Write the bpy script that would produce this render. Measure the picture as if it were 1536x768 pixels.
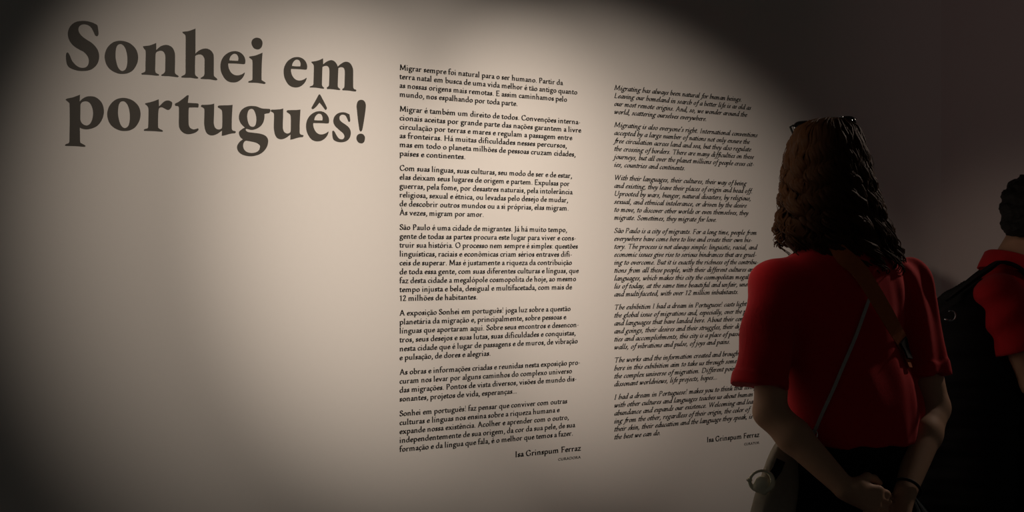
import bpy, bmesh, math, random
import numpy as np
from mathutils import Vector, Matrix
from mathutils.geometry import tessellate_polygon
from mathutils.bvhtree import BVHTree

random.seed(7)
SC = bpy.context.scene
COL = SC.collection
for _o in list(bpy.data.objects):
    bpy.data.objects.remove(_o)

# ------------------------------------------------------------------ camera
FPX, VPX, HZN, EYE = 1950.0, 3650.0, 388.0, 1.36      # focal length (px of the 1536 frame), wall vanishing point, horizon, eye height
cam_d = bpy.data.cameras.new('camera')
cam_d.sensor_width = 36.0
cam_d.lens = FPX / 1536.0 * 36.0
cam_d.shift_y = (HZN - 384.0) / 1536.0
cam_d.clip_start = 0.05
cam = bpy.data.objects.new('camera', cam_d)
COL.objects.link(cam)
cam.location = (0, 0, EYE)
cam.rotation_euler = (math.pi / 2, 0, 0)
SC.camera = cam

THETA = math.atan((VPX - 768.0) / FPX)
WS, WC = math.sin(THETA), math.cos(THETA)
WZ0 = 3.6
WX0 = (600 - 768) / FPX * WZ0
WN = Vector((WC, -WS, 0))                              # normal of the text wall, towards the visitors


def wall(u, v, off=0.0):
    """point of the text wall: u metres along it, v metres above eye level"""
    return Vector((WX0 + WS * u, WZ0 + WC * u, EYE + v)) + WN * off


def px_u(px):
    r = (px - 768.0) / FPX
    return (r * WZ0 - WX0) / (WS - r * WC)


def px_v(px, py):
    return (HZN - py) * (WZ0 + px_u(px) * WC) / FPX


def at(px, py, Y):
    """a point seen at photo position px, py that lies Y metres ahead"""
    return Vector(((px - 768.0) / FPX * Y, Y, EYE + (HZN - py) / FPX * Y))


# ------------------------------------------------------------------ light and exposure
SC.view_settings.view_transform = 'Standard'
SC.view_settings.look = 'None'
SC.view_settings.exposure = 0.0
SC.view_settings.gamma = 1.0
SC.view_settings.use_curve_mapping = False

world = bpy.data.worlds.new('gallery_gloom')
SC.world = world
world.use_nodes = True
world.node_tree.nodes['Background'].inputs[0].default_value = (1.0, 0.95, 0.84, 1)
world.node_tree.nodes['Background'].inputs[1].default_value = 0.027


def spot(name, loc, target, watts, color, angle, blend, size):
    d = bpy.data.lights.new(name, 'SPOT')
    d.energy, d.color = watts, color
    d.spot_size, d.spot_blend, d.shadow_soft_size = math.radians(angle), blend, size
    o = bpy.data.objects.new(name, d)
    COL.objects.link(o)
    o.location = loc
    o.rotation_euler = (Vector(target) - Vector(loc)).to_track_quat('-Z', 'Y').to_euler()
    return o


WARM = (1.0, 0.835, 0.69)
spot('track_spotlight', wall(-0.765, 1.25, 1.594), wall(0.84, 0.053), 143, WARM, 35.4, 1.0, 0.03)
spot('track_spotlight', wall(-1.0, 1.25, 2.713), wall(0.143, 0.052), 213, WARM, 30.1, 1.0, 0.03)
spot('track_spotlight', wall(-0.742, 1.675, 2.374), wall(-0.414, 0.103), 127, WARM, 30.0, 1.0, 0.03)
spot('gallery_lamp', (2.7, 4.55, 2.7), (1.12, 3.45, 1.46), 46, (1.0, 0.80, 0.66), 30, 0.8, 0.06)
spot('gallery_lamp', (2.3, 1.6, 3.2), (1.98, 4.4, 1.44), 28, (1.0, 0.74, 0.60), 19, 1.0, 0.10)
spot('gallery_lamp', (2.9, 1.4, 3.2), (2.4, 4.97, 2.3), 9.0, (1.0, 0.52, 0.53), 50, 1.0, 0.15)


# ------------------------------------------------------------------ helpers
def material(name, color, rough=0.7, spec=0.3, noise=0.0, scale=40.0, bump=0.0, bscale=200.0, sheen=0.0, metal=0.0):
    m = bpy.data.materials.new(name)
    m.use_nodes = True
    nt = m.node_tree
    b = nt.nodes['Principled BSDF']
    b.inputs['Base Color'].default_value = (*color, 1)
    b.inputs['Roughness'].default_value = rough
    b.inputs['Specular IOR Level'].default_value = spec
    b.inputs['Metallic'].default_value = metal
    if sheen:
        b.inputs['Sheen Weight'].default_value = sheen
    tc = nt.nodes.new('ShaderNodeTexCoord')
    if noise:
        n = nt.nodes.new('ShaderNodeTexNoise')
        n.inputs['Scale'].default_value = scale
        n.inputs['Detail'].default_value = 4
        r = nt.nodes.new('ShaderNodeMapRange')
        r.inputs[3].default_value = 1 - noise
        r.inputs[4].default_value = 1 + noise
        mx = nt.nodes.new('ShaderNodeMix')
        mx.data_type = 'RGBA'
        mx.blend_type = 'MULTIPLY'
        mx.inputs[0].default_value = 1.0
        mx.inputs[6].default_value = (*color, 1)
        nt.links.new(tc.outputs['Object'], n.inputs['Vector'])
        nt.links.new(n.outputs['Fac'], r.inputs[0])
        nt.links.new(r.outputs[0], mx.inputs[7])
        nt.links.new(mx.outputs[2], b.inputs['Base Color'])
    if bump:
        n2 = nt.nodes.new('ShaderNodeTexNoise')
        n2.inputs['Scale'].default_value = bscale
        n2.inputs['Detail'].default_value = 3
        bp = nt.nodes.new('ShaderNodeBump')
        bp.inputs['Strength'].default_value = bump
        bp.inputs['Distance'].default_value = 0.002
        nt.links.new(tc.outputs['Object'], n2.inputs['Vector'])
        nt.links.new(n2.outputs['Fac'], bp.inputs['Height'])
        nt.links.new(bp.outputs['Normal'], b.inputs['Normal'])
    return m


M = {
    'wall': material('white_wall_paint', (0.80, 0.785, 0.76), 0.75, 0.2, 0.012, 60, 0.08, 350),
    'ceiling': material('dark_ceiling_paint', (0.03, 0.03, 0.03), 0.9, 0.1, 0.1, 8),
    'floor': material('dark_grey_floor', (0.055, 0.05, 0.047), 0.6, 0.3, 0.2, 12, 0.05, 60),
    'title_vinyl': material('grey_brown_vinyl', (0.064, 0.059, 0.050), 0.42, 0.5, 0.02, 200),
    'text_vinyl': material('black_vinyl', (0.016, 0.015, 0.014), 0.6, 0.2, 0.02, 200),
    'skin': material('skin', (0.52, 0.31, 0.20), 0.6, 0.3, 0.06, 30, 0.05, 250),
    'polo': material('red_pique_cotton', (0.55, 0.015, 0.022), 0.85, 0.15, 0.08, 60, 0.25, 700, 0.08),
    'trousers': material('black_trouser_cloth', (0.008, 0.008, 0.009), 0.9, 0.1, 0.1, 50, 0.15, 500),
    'hair': material('curly_brown_hair', (0.050, 0.021, 0.008), 0.6, 0.10, 0.35, 60, 0.2, 300),
    'black_hair': material('short_black_hair', (0.008, 0.007, 0.006), 0.6, 0.3, 0.3, 120, 0.5, 260),
    'leather': material('black_leather', (0.01, 0.01, 0.01), 0.75, 0.2, 0.1, 60, 0.15, 400),
    'strap': material('orange_brown_webbing', (0.46, 0.13, 0.045), 0.8, 0.2, 0.1, 80, 0.3, 600),
    'cord': material('grey_cord', (0.50, 0.48, 0.46), 0.8, 0.2, 0.1, 80, 0.3, 600),
    'canvas': material('grey_beige_canvas', (0.36, 0.32, 0.26), 0.9, 0.1, 0.12, 60, 0.3, 500),
    'dark_canvas': material('dark_brown_canvas', (0.05, 0.042, 0.035), 0.9, 0.1, 0.12, 60, 0.3, 500),
    'cream': material('cream_plush', (0.82, 0.78, 0.60), 0.9, 0.1, 0.1, 60, 0.3, 300),
    'sun_lens': material('dark_lens', (0.006, 0.006, 0.006), 0.08, 0.6),
    'frame': material('black_glossy_plastic', (0.008, 0.008, 0.008), 0.15, 0.6),
    'backpack': material('black_nylon', (0.007, 0.007, 0.008), 0.75, 0.2, 0.1, 60, 0.2, 400),
    'metal': material('polished_steel', (0.65, 0.65, 0.67), 0.18, 0.5, metal=1.0),
    'glint_bead': material('brushed_steel', (0.8, 0.8, 0.8), 0.32, 0.5, metal=1.0),
    'shoe': material('black_rubber_shoe', (0.012, 0.012, 0.012), 0.6, 0.3, 0.1, 60),
    'eye': material('eye_white', (0.6, 0.58, 0.55), 0.3, 0.5),
    'lip': material('lip', (0.36, 0.13, 0.11), 0.5, 0.3),
}


def mesh_obj(name, verts, faces, mat, parent=None, smooth=False):
    me = bpy.data.meshes.new(name)
    me.from_pydata([tuple(v) for v in verts], [], faces)
    me.materials.append(mat)
    if smooth:
        me.polygons.foreach_set('use_smooth', [True] * len(me.polygons))
    me.update()
    o = bpy.data.objects.new(name, me)
    COL.objects.link(o)
    if parent:
        o.parent = parent
    return o


def empty(name, loc=(0, 0, 0)):
    o = bpy.data.objects.new(name, None)
    COL.objects.link(o)
    o.location = loc
    o.empty_display_size = 0.1
    return o


def adopt(root, *objs):
    """parent world-space meshes to a root that stands at its own base"""
    for o in objs:
        o.parent = root
        o.matrix_parent_inverse = Matrix.Translation(-Vector(root.location))


def tag(o, label, cat, group=None):
    o['label'], o['category'] = label, cat
    if group:
        o['group'] = group
    return o


def slab(name, corners, depth, mat):
    """a wall, floor or ceiling: a quad (seen side) thickened away from the room"""
    c = [Vector(p) for p in corners]
    n = (c[1] - c[0]).cross(c[3] - c[0]).normalized()
    v = c + [p - n * depth for p in c]
    f = [(0, 1, 2, 3), (7, 6, 5, 4)] + [(i, i + 4, (i + 1) % 4 + 4, (i + 1) % 4) for i in range(4)]
    o = mesh_obj(name, v, f, mat)
    o['kind'] = 'structure'
    return o


# ------------------------------------------------------------------ the room
CEIL = 3.4
U0, U1 = -2.3, px_u(1412)
A, B = wall(U0, 0), wall(U1, 0)
slab('wall_back', [(A.x, A.y, 0), (B.x, B.y, 0), (B.x, B.y, CEIL), (A.x, A.y, CEIL)], 0.12, M['wall'])
slab('wall_right', [(B.x, B.y, 0), (B.x + 2.6, B.y, 0), (B.x + 2.6, B.y, CEIL), (B.x, B.y, CEIL)], 0.12, M['wall'])
slab('floor', [(A.x, -1.5, 0), (B.x + 2.6, -1.5, 0), (B.x + 2.6, B.y, 0), (A.x, B.y, 0)], 0.1, M['floor'])
slab('ceiling', [(A.x, B.y, CEIL), (B.x + 2.6, B.y, CEIL), (B.x + 2.6, -1.5, CEIL), (A.x, -1.5, CEIL)], 0.1, M['ceiling'])

# ------------------------------------------------------------------ lettering: title outlines (1000 units to the em, x-height about 405)
TITLE_GLYPHS = {
    'S': ['383,428* 397,456 393,509 385,557 372,572 318,593 255,603 196,600 128,583 75,547 39,496 23,436 31,372 60,316 107,273 159,245 207,223 244,194 271,153 278,106 267,62 242,33 202,21 154,28 107,59 70,104 49,156 30,189* 18,195 4,184* 0,141 6,77 18,39 44,11 96,-9 154,-19 212,-17 276,-4 329,24 377,76 401,138 404,197 391,250 361,296 313,340 255,372 202,405 165,444 151,485 159,524 186,550 223,561 265,556 303,533 329,492 351,446 363,431*'],
    'o': ['201,400 254,397 316,378 369,339 404,290 420,221 413,150 386,87 346,35 289,0 228,-14 167,-13 106,7 54,42 19,91 0,159 2,219 23,282 62,336 106,372 153,392', '194,358 223,351 252,320 272,269 282,209 283,139 273,77 254,41 221,22 188,35 162,72 145,128 135,188 136,257 145,310 165,345'],
    'n': ['192,415* 156,396 102,374 57,364 21,357* 26,340* 39,324 53,308 57,260 54,145 54,65* 48,39 30,26 8,16 0,8* 8,-4* 57,-1 120,0 183,-2 223,0* 232,9* 223,19 201,26 185,39 179,67* 181,155 185,271 201,301* 219,311 250,321 278,316 300,294 311,255 311,166 309,69* 300,46 278,26 260,16* 260,1* 300,1 364,4 419,2 474,-1* 490,10* 474,24 451,35 439,52 437,79* 439,177 439,275 433,319 410,366 373,393 328,402 287,394 246,374 210,342 194,325*'],
    'h': ['191,650* 148,629 90,606 38,595 16,590* 21,575* 38,565 53,552 59,519 59,368 58,200 58,65* 46,40 15,23 0,10* 7,0* 55,1 125,6 183,2 218,3* 230,11* 218,24 197,37 185,59 184,87* 185,188 187,292* 206,307 236,318 271,317 294,301 312,266 313,199 312,74* 302,45 277,26 259,14* 263,3* 312,3 383,6 442,0 477,0* 489,11* 477,27 454,43 442,56 439,85* 439,175 439,300 430,345 400,382 359,401 318,402 277,390 236,367 206,342 190,323*'],
    'e': ['342,249* 347,276 346,302 335,337 309,371 271,395 227,405 184,403 135,389 81,356 38,311 9,252 0,190 8,124 32,70 65,26 108,-2 162,-11 216,-4 260,17 298,49 326,88 340,125* 335,135* 309,114 271,96 227,87 184,94 146,120 119,164 108,209 110,236* 227,242 320,242*', '123,277* 132,314 157,349 189,369 222,365 241,344 249,314 245,281* 184,277'],
    'i': ['205,420* 166,401 105,374 50,359 17,352* 13,339* 33,327 53,312 61,289 62,196 60,50* 44,36 6,23* 0,9* 11,3* 61,7 127,9 194,5 233,3* 250,15* 239,27 211,41 192,52* 190,92 192,207 196,311', '125,612 172,604 198,575 204,542 194,499 166,467 129,456 88,464 61,492 47,533 55,570 83,598'],
    'm': ['201,420* 162,400 107,378 53,365 27,360* 27,346* 44,334 57,318 62,289 60,189 56,56* 44,37 16,24 0,16* 3,4* 53,7 107,8 162,4 208,2* 219,14* 208,24 194,33 185,53 185,82* 188,199 192,300* 213,312 245,321 273,315 291,292 297,250 295,166 291,61* 282,41 263,28 256,19* 262,3* 310,5 365,5 421,2 454,2* 466,13* 454,23 435,34 426,50 425,84* 429,193 434,303* 454,315 482,322 510,316 527,294 533,252 531,168 527,58* 519,38 500,24 493,15* 500,2* 552,4 608,4 665,0 703,0* 714,14* 703,26 679,33 665,51 663,76* 663,195 663,288 654,330 632,370 599,397 557,404 515,393 468,363 435,335 425,326* 407,360 384,387 351,404 319,405 277,391 236,366 204,339*'],
    'p': ['181,402* 139,383 87,361 34,347 9,334* 11,324* 29,311 48,294 55,263 57,66 53,-180* 43,-202 14,-214 0,-225* 5,-238* 66,-236 150,-235 224,-238 245,-234* 250,-226* 234,-214 208,-201 187,-189 182,-163* 181,-77 179,-2* 203,-14 240,-20 287,-17 346,2 394,32 437,83 464,144 475,209 469,268 448,321 410,362 362,388 309,392 261,384 218,359 187,330 177,317*', '187,282* 208,312 250,326 287,318 317,285 336,233 341,179 332,114 309,59 282,34 256,27 222,38 197,63 185,95*'],
    'r': ['193,415* 144,392 84,370 33,356 16,348* 20,336* 38,325 53,306 60,277 60,168 56,48* 43,33 13,24 0,13* 5,1* 53,2 124,4 185,3 241,2* 249,12* 236,25 210,34 188,51 184,85* 185,175 190,265 200,301 221,313 241,313 272,300 297,289 316,285 338,296 361,328 370,374 357,395 325,406 287,402 251,379 221,347 197,324*'],
    't': ['185,492* 180,451 173,394* 215,395 290,396 313,393* 318,378 315,348* 304,341* 262,341 192,335* 185,317 182,245 183,137 189,97 210,68 248,55 280,62 304,72* 315,68* 316,50* 290,26 252,6 197,-9 150,-9 109,7 76,37 60,67 53,111 54,237 54,326* 44,342 26,344 7,345* 0,363* 7,377* 44,395 86,427 122,456 155,485 169,492'],
    'u': ['182,408* 135,394 69,385 12,381* 0,367* 8,354 31,344 47,325 48,261 45,153 50,99 64,45 92,6 135,-10 182,-4 230,18 268,46 289,60* 285,-8* 325,0 383,19 431,31 470,36* 481,50* 475,65* 450,67 431,77 424,93* 424,193 429,304 436,409* 373,399 306,394 244,387* 230,375* 234,360* 263,346 285,326 292,286 293,186 289,103 273,82 244,73 215,79 192,98 179,133 176,179 180,288'],
    'g': ['387,315* 420,325 452,330* 467,346* 473,368 465,388* 420,388 364,387 320,396 270,410 214,412 159,405 104,382 60,346 33,298 25,246 38,195 66,155 109,119* 77,101 44,76 25,50 33,9 55,-21 82,-40* 55,-57 22,-90 2,-127 0,-163 16,-199 55,-233 109,-252 170,-259 231,-254 297,-235 353,-204 398,-160 429,-106 440,-53 434,-12 411,18 375,37 320,50 253,55 187,59 148,64 126,79 120,93* 131,104* 164,98 198,93 242,100 297,124 342,161 373,210 387,268', '206,373 231,363 253,327 268,276 271,224 262,172 242,142 214,135 181,146 159,181 145,232 142,279 153,332 176,364', '126,-54* 176,-59 242,-69 286,-82 320,-107 322,-133 308,-170 275,-197 225,-212 170,-212 126,-197 96,-167 84,-128 90,-92 104,-67'],
    '^': ['105,626 119,635 133,628 183,548 230,465 228,441 214,428 200,436 161,481 120,522* 72,465 33,432 11,427 0,440 8,460 55,539'],
    's': ['245,295* 256,284* 275,289* 278,316 271,364 267,388* 226,405 173,413 119,405 71,382 34,344 18,300 20,257 45,215 87,179 130,148 167,121 186,88 183,59 162,39 135,36 103,47 71,82 45,124 29,145* 13,149 0,138* 2,88 11,41 29,18 76,-1 135,-6 194,5 242,31 275,74 287,128 278,175 250,213 205,244 151,274 119,301 112,335 124,362 151,378 189,376 215,356 235,318'],
    '!': ['74,605 112,599 139,569 148,521 139,437 123,339 107,250 90,181 68,162 49,179 36,246 20,352 9,448 3,516 14,565 38,594', '68,131 107,122 132,91 134,62 123,22 96,-2 68,-5 36,3 9,31 0,64 9,99 36,123'],
}

UNIT = 0.0805 / 415


def smooth_closed(spec, n=5):
    """closed outline through the points, rounded except at the starred corners"""
    pts = []
    for t in spec.split():
        a, b = t.rstrip('*').split(',')
        pts.append((float(a), float(b), t.endswith('*')))
    N = len(pts)
    out = []
    for i in range(N):
        p1, p2 = pts[i], pts[(i + 1) % N]
        p0 = p1 if p1[2] else pts[i - 1]
        p3 = p2 if p2[2] else pts[(i + 2) % N]
        for k in range(n):
            t = k / n
            q = []
            for c in (0, 1):
                a, b, d, e = p0[c], p1[c], p2[c], p3[c]
                q.append(0.5 * (2 * b + (d - a) * t + (2 * a - 5 * b + 4 * d - e) * t * t + (3 * b - a - 3 * d + e) * t ** 3))
            out.append(tuple(q))
    return out


def letter(spec_lists, u0, v0, parent):
    """one cut-out vinyl letter of the title, a film stuck to the wall"""
    verts, faces = [], []
    loops = []
    for specs, du, dv in spec_lists:
        cs = [smooth_closed(s) for s in specs]
        # group each outline with the holes that lie inside it
        def area(c):
            return abs(sum(c[i - 1][0] * c[i][1] - c[i][0] * c[i - 1][1] for i in range(len(c)))) / 2

        def inside(p, c):
            r = False
            for i in range(len(c)):
                (x1, y1), (x2, y2) = c[i - 1], c[i]
                if (y1 > p[1]) != (y2 > p[1]) and p[0] < (x2 - x1) * (p[1] - y1) / (y2 - y1) + x1:
                    r = not r
            return r
        cs.sort(key=area, reverse=True)
        groups = []
        for c in cs:
            for g in groups:
                if inside(c[0], g[0]):
                    g.append(c)
                    break
            else:
                groups.append([c])
        for g in groups:
            loops.append([[(x + du, y + dv) for x, y in c] for c in g])
    for g in loops:
        base = len(verts)
        flat = [p for c in g for p in c]
        for off in (0.0005,):
            verts += [wall(u0 + x * UNIT, v0 + y * UNIT, off) for x, y in flat]
        n = len(flat)
        for tri in tessellate_polygon([[Vector((x, y, 0)) for x, y in c] for c in g]):
            a, b, c = (flat[i] for i in tri)
            if (b[0] - a[0]) * (c[1] - a[1]) - (b[1] - a[1]) * (c[0] - a[0]) < 0:
                tri = tri[::-1]
            faces.append(tuple(base + i for i in tri))
    o = mesh_obj('letter', verts, faces, M['title_vinyl'])
    adopt(parent, o)
    return o


TITLE = tag(empty('title_lettering', wall(-0.52, 0.26)), 'large grey-brown two-line serif title lettering at the upper left of the wall', 'lettering')
V1, V2 = 0.4530, 0.3143
for ch, u in (('S', -0.9066), ('o', -0.8146), ('n', -0.7252), ('h', -0.6242), ('e', -0.5215), ('i', -0.4466), ('e', -0.3480), ('m', -0.2734)):
    letter([(TITLE_GLYPHS[ch], 0, 0)], u, V1, TITLE)
for ch, u in (('p', -0.9088), ('o', -0.8085), ('r', -0.7190), ('t', -0.6406), ('u', -0.5733), ('g', -0.4767), ('u', -0.3844), ('ê', -0.2840), ('s', -0.2076), ('!', -0.1351)):
    if ch == 'ê':
        letter([(TITLE_GLYPHS['e'], 0, 0), (TITLE_GLYPHS['^'], (-0.2681 + 0.2840) / UNIT, 0)], u, V2, TITLE)
    else:
        letter([(TITLE_GLYPHS[ch], 0, 0)], u, V2, TITLE)

# ------------------------------------------------------------------ lettering: body type, written with a broad pen
# S = smooth pen stroke, O = closed smooth stroke, L = straight stroke, T = filled polygon, D = dot (x,y,radius),
# F = foot serif (x,y), G = flag serif (x,y), B = both-sided top serif (x,y)
ROMAN = {
 'a': (405, 'S 95,305 130,360 200,372 262,355 285,290 285,120 300,45 375,45|S 285,240 200,215 105,170 85,100 120,40 190,38 285,110'),
 'b': (505, 'L 110,670 110,70|G 110,700|S 130,300 200,365 300,368 395,300 418,200 390,95 300,34 190,30 110,75'),
 'c': (400, 'S 335,300 300,360 220,372 130,330 82,230 88,130 145,55 225,30 300,48 365,100'),
 'd': (520, 'L 390,670 390,70|G 390,700|T 350,70 350,0 480,18 490,38 432,55 432,90|S 380,325 310,370 220,370 120,320 78,210 95,100 165,34 250,32 330,60 390,120'),
 'e': (420, 'S 95,215 200,216 345,220 335,300 295,355 225,372 140,335 85,240 85,145 130,62 205,30 290,42 372,100'),
 'f': (305, 'L 120,40 120,560|F 120,0|S 120,540 135,620 190,675 260,685 325,640|L 40,378 270,378'),
 'g': (460, 'O 215,372 120,345 88,265 120,185 215,160 305,190 335,270 310,345|S 300,350 360,372 445,378|S 150,170 95,110 120,55 200,30 330,10 392,-55 370,-140 270,-200 150,-200 70,-150 75,-85 140,-15 200,20'),
 'h': (540, 'L 110,670 110,40|G 110,700|F 110,0|S 130,285 200,362 285,374 360,330 378,240 378,40|F 378,0'),
 'i': (270, 'L 110,370 110,40|G 110,415|F 110,0|D 102,580,58'),
 'j': (265, 'L 120,370 125,0|G 120,415|S 125,60 122,-80 90,-180 0,-215|D 115,580,58'),
 'k': (520, 'L 110,670 110,40|G 110,700|F 110,0|L 140,180 350,370|L 210,250 420,30|T 250,372 450,372 450,400 250,400|F 420,0'),
 'l': (270, 'L 110,670 110,40|G 110,700|F 110,0'),
 'm': (810, 'L 110,370 110,40|G 110,415|F 110,0|S 130,285 195,362 280,374 350,330 366,240 366,40|F 366,0|S 385,285 450,362 540,374 612,330 630,240 630,40|F 630,0'),
 'n': (545, 'L 110,370 110,40|G 110,415|F 110,0|S 130,285 200,362 285,374 360,330 378,240 378,40|F 378,0'),
 'o': (505, 'O 250,372 140,330 85,200 140,70 250,28 362,70 418,200 362,330'),
 'p': (525, 'L 110,370 110,-210|G 110,415|F 110,-240|S 130,300 200,365 300,370 400,305 428,200 400,95 310,34 200,32 120,80'),
 'q': (520, 'L 395,390 395,-210|F 395,-240|S 395,340 320,368 220,370 120,320 78,210 95,100 165,34 250,32 330,60 390,120'),
 'r': (395, 'L 110,370 110,40|G 110,415|F 110,0|S 130,280 190,355 250,374 310,355|D 315,348,46'),
 's': (350, 'S 272,300 240,358 170,372 105,340 88,285 130,228 220,180 265,122 240,55 160,29 95,50 68,115'),
 't': (315, 'S 128,470 125,400 120,120 150,48 220,30 295,75|L 50,378 285,378'),
 'u': (540, 'G 110,405|S 110,370 110,130 150,55 230,32 310,60 385,130|G 385,405|L 385,370 385,60|T 345,70 345,-5 475,15 488,36 427,52 427,90'),
 'v': (490, 'L 80,370 240,30|L 240,40 390,370|T 5,372 160,372 160,402 5,402|T 310,372 455,372 455,402 310,402'),
 'w': (740, 'L 80,370 225,30|L 225,40 350,370|L 350,370 495,30|L 495,40 640,370|T 5,372 160,372 160,402 5,402|T 560,372 710,372 710,402 560,402'),
 'x': (490, 'L 85,370 390,30|L 375,370 80,30|T 5,372 170,372 170,402 5,402|T 310,372 445,372 445,402 310,402|F 80,0|F 395,0'),
 'y': (490, 'L 80,370 250,30|S 390,370 250,30 190,-120 110,-205 40,-190|T 5,372 160,372 160,402 5,402|T 310,372 455,372 455,402 310,402'),
 'z': (430, 'L 65,374 360,374|L 355,372 70,30|L 70,28 375,28|T 345,28 375,28 385,120 365,120|T 50,374 80,374 75,290 58,290'),
 'A': (690, 'L 110,30 330,630|L 330,640 590,40|L 190,235 490,235|F 105,0|F 595,0'),
 'B': (580, 'L 150,40 150,610|F 150,0|B 150,650|S 150,618 300,622 400,560 400,440 320,352 170,340|S 300,345 440,310 480,200 440,80 330,30 150,28'),
 'C': (650, 'S 565,500 500,590 390,628 240,590 125,460 92,320 132,165 240,55 380,28 500,60 595,160|T 545,450 590,450 590,640 560,640'),
 'D': (730, 'L 150,40 150,610|F 150,0|B 150,650|S 150,620 330,622 520,560 625,420 620,230 520,90 350,28 150,28'),
 'E': (570, 'L 150,40 150,610|F 150,0|B 150,650|L 150,622 480,622|L 150,335 400,335|L 150,28 500,28|T 455,640 500,640 490,510 470,510|T 500,10 540,150 515,150 470,10|T 395,420 415,420 415,250 395,250'),
 'F': (530, 'L 150,40 150,610|F 150,0|B 150,650|L 150,622 470,622|L 150,330 400,330|T 445,640 490,640 480,510 460,510|T 395,415 415,415 415,245 395,245'),
 'G': (720, 'S 565,500 500,590 390,628 240,590 125,460 92,320 132,165 240,55 390,28 500,45 570,80|T 545,450 590,450 590,640 560,640|L 570,270 570,70|T 480,290 660,290 660,262 480,262'),
 'H': (770, 'L 150,40 150,610|F 150,0|B 150,650|L 610,40 610,610|F 610,0|B 610,650|L 150,335 610,335'),
 'I': (340, 'L 165,40 165,610|F 165,0|B 165,650'),
 'J': (330, 'S 185,610 188,100 150,-60 40,-120|B 185,650'),
 'L': (540, 'L 150,40 150,610|F 150,0|B 150,650|L 150,28 470,28|T 470,10 515,165 490,165 440,10'),
 'M': (860, 'L 130,30 160,610|L 175,620 420,80|L 420,80 680,620|L 690,610 725,30|F 130,0|F 725,0|T 70,620 200,620 200,650 70,650|T 660,620 790,620 790,650 660,650'),
 'O': (750, 'O 375,624 220,580 110,450 95,320 130,170 240,60 380,28 530,75 635,200 655,330 620,480 520,590'),
 'P': (565, 'L 150,40 150,610|F 150,0|B 150,650|S 150,615 330,622 445,550 440,400 340,315 180,310'),
 'R': (640, 'L 150,40 150,610|F 150,0|B 150,650|S 150,615 320,622 430,550 420,410 330,335 170,325|L 290,330 560,35|F 585,0'),
 'S': (480, 'S 390,500 345,590 255,625 150,595 102,510 140,420 260,340 380,260 418,165 370,70 250,30 130,55 65,160'),
 'T': (640, 'L 320,40 320,620|F 320,0|L 60,618 580,618|T 40,500 65,500 90,640 45,640|T 575,500 600,500 600,640 550,640'),
 'U': (720, 'B 140,650|S 140,610 140,220 180,90 340,30 500,80 570,220 575,610|B 575,650'),
 'W': (930, 'L 90,620 270,40|L 270,40 450,610|L 450,620 630,40|L 630,40 810,620|B 90,650|B 450,650|B 815,650'),
 '1': (400, 'L 200,40 200,590|F 200,0|S 90,540 150,570 205,620'),
 '2': (440, 'S 80,500 130,600 220,620 310,560 320,450 240,300 90,60|L 70,40 370,40|T 365,20 400,150 375,150 340,20'),
 '.': (215, 'D 105,45,54'), ',': (215, 'D 105,45,54|S 125,45 115,-50 55,-110'),
 ':': (225, 'D 110,45,54|D 110,330,54'), '!': (260, 'T 75,620 100,680 150,680 175,620 140,190 112,190|D 125,45,54'),
 '-': (285, 'T 40,165 250,200 250,260 40,225'), "'": (190, 'S 110,670 110,590 60,510|D 100,650,46'),
 '\u2026': (640, 'D 105,45,54|D 320,45,54|D 535,45,54'), ' ': (225, ''),
}
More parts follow.
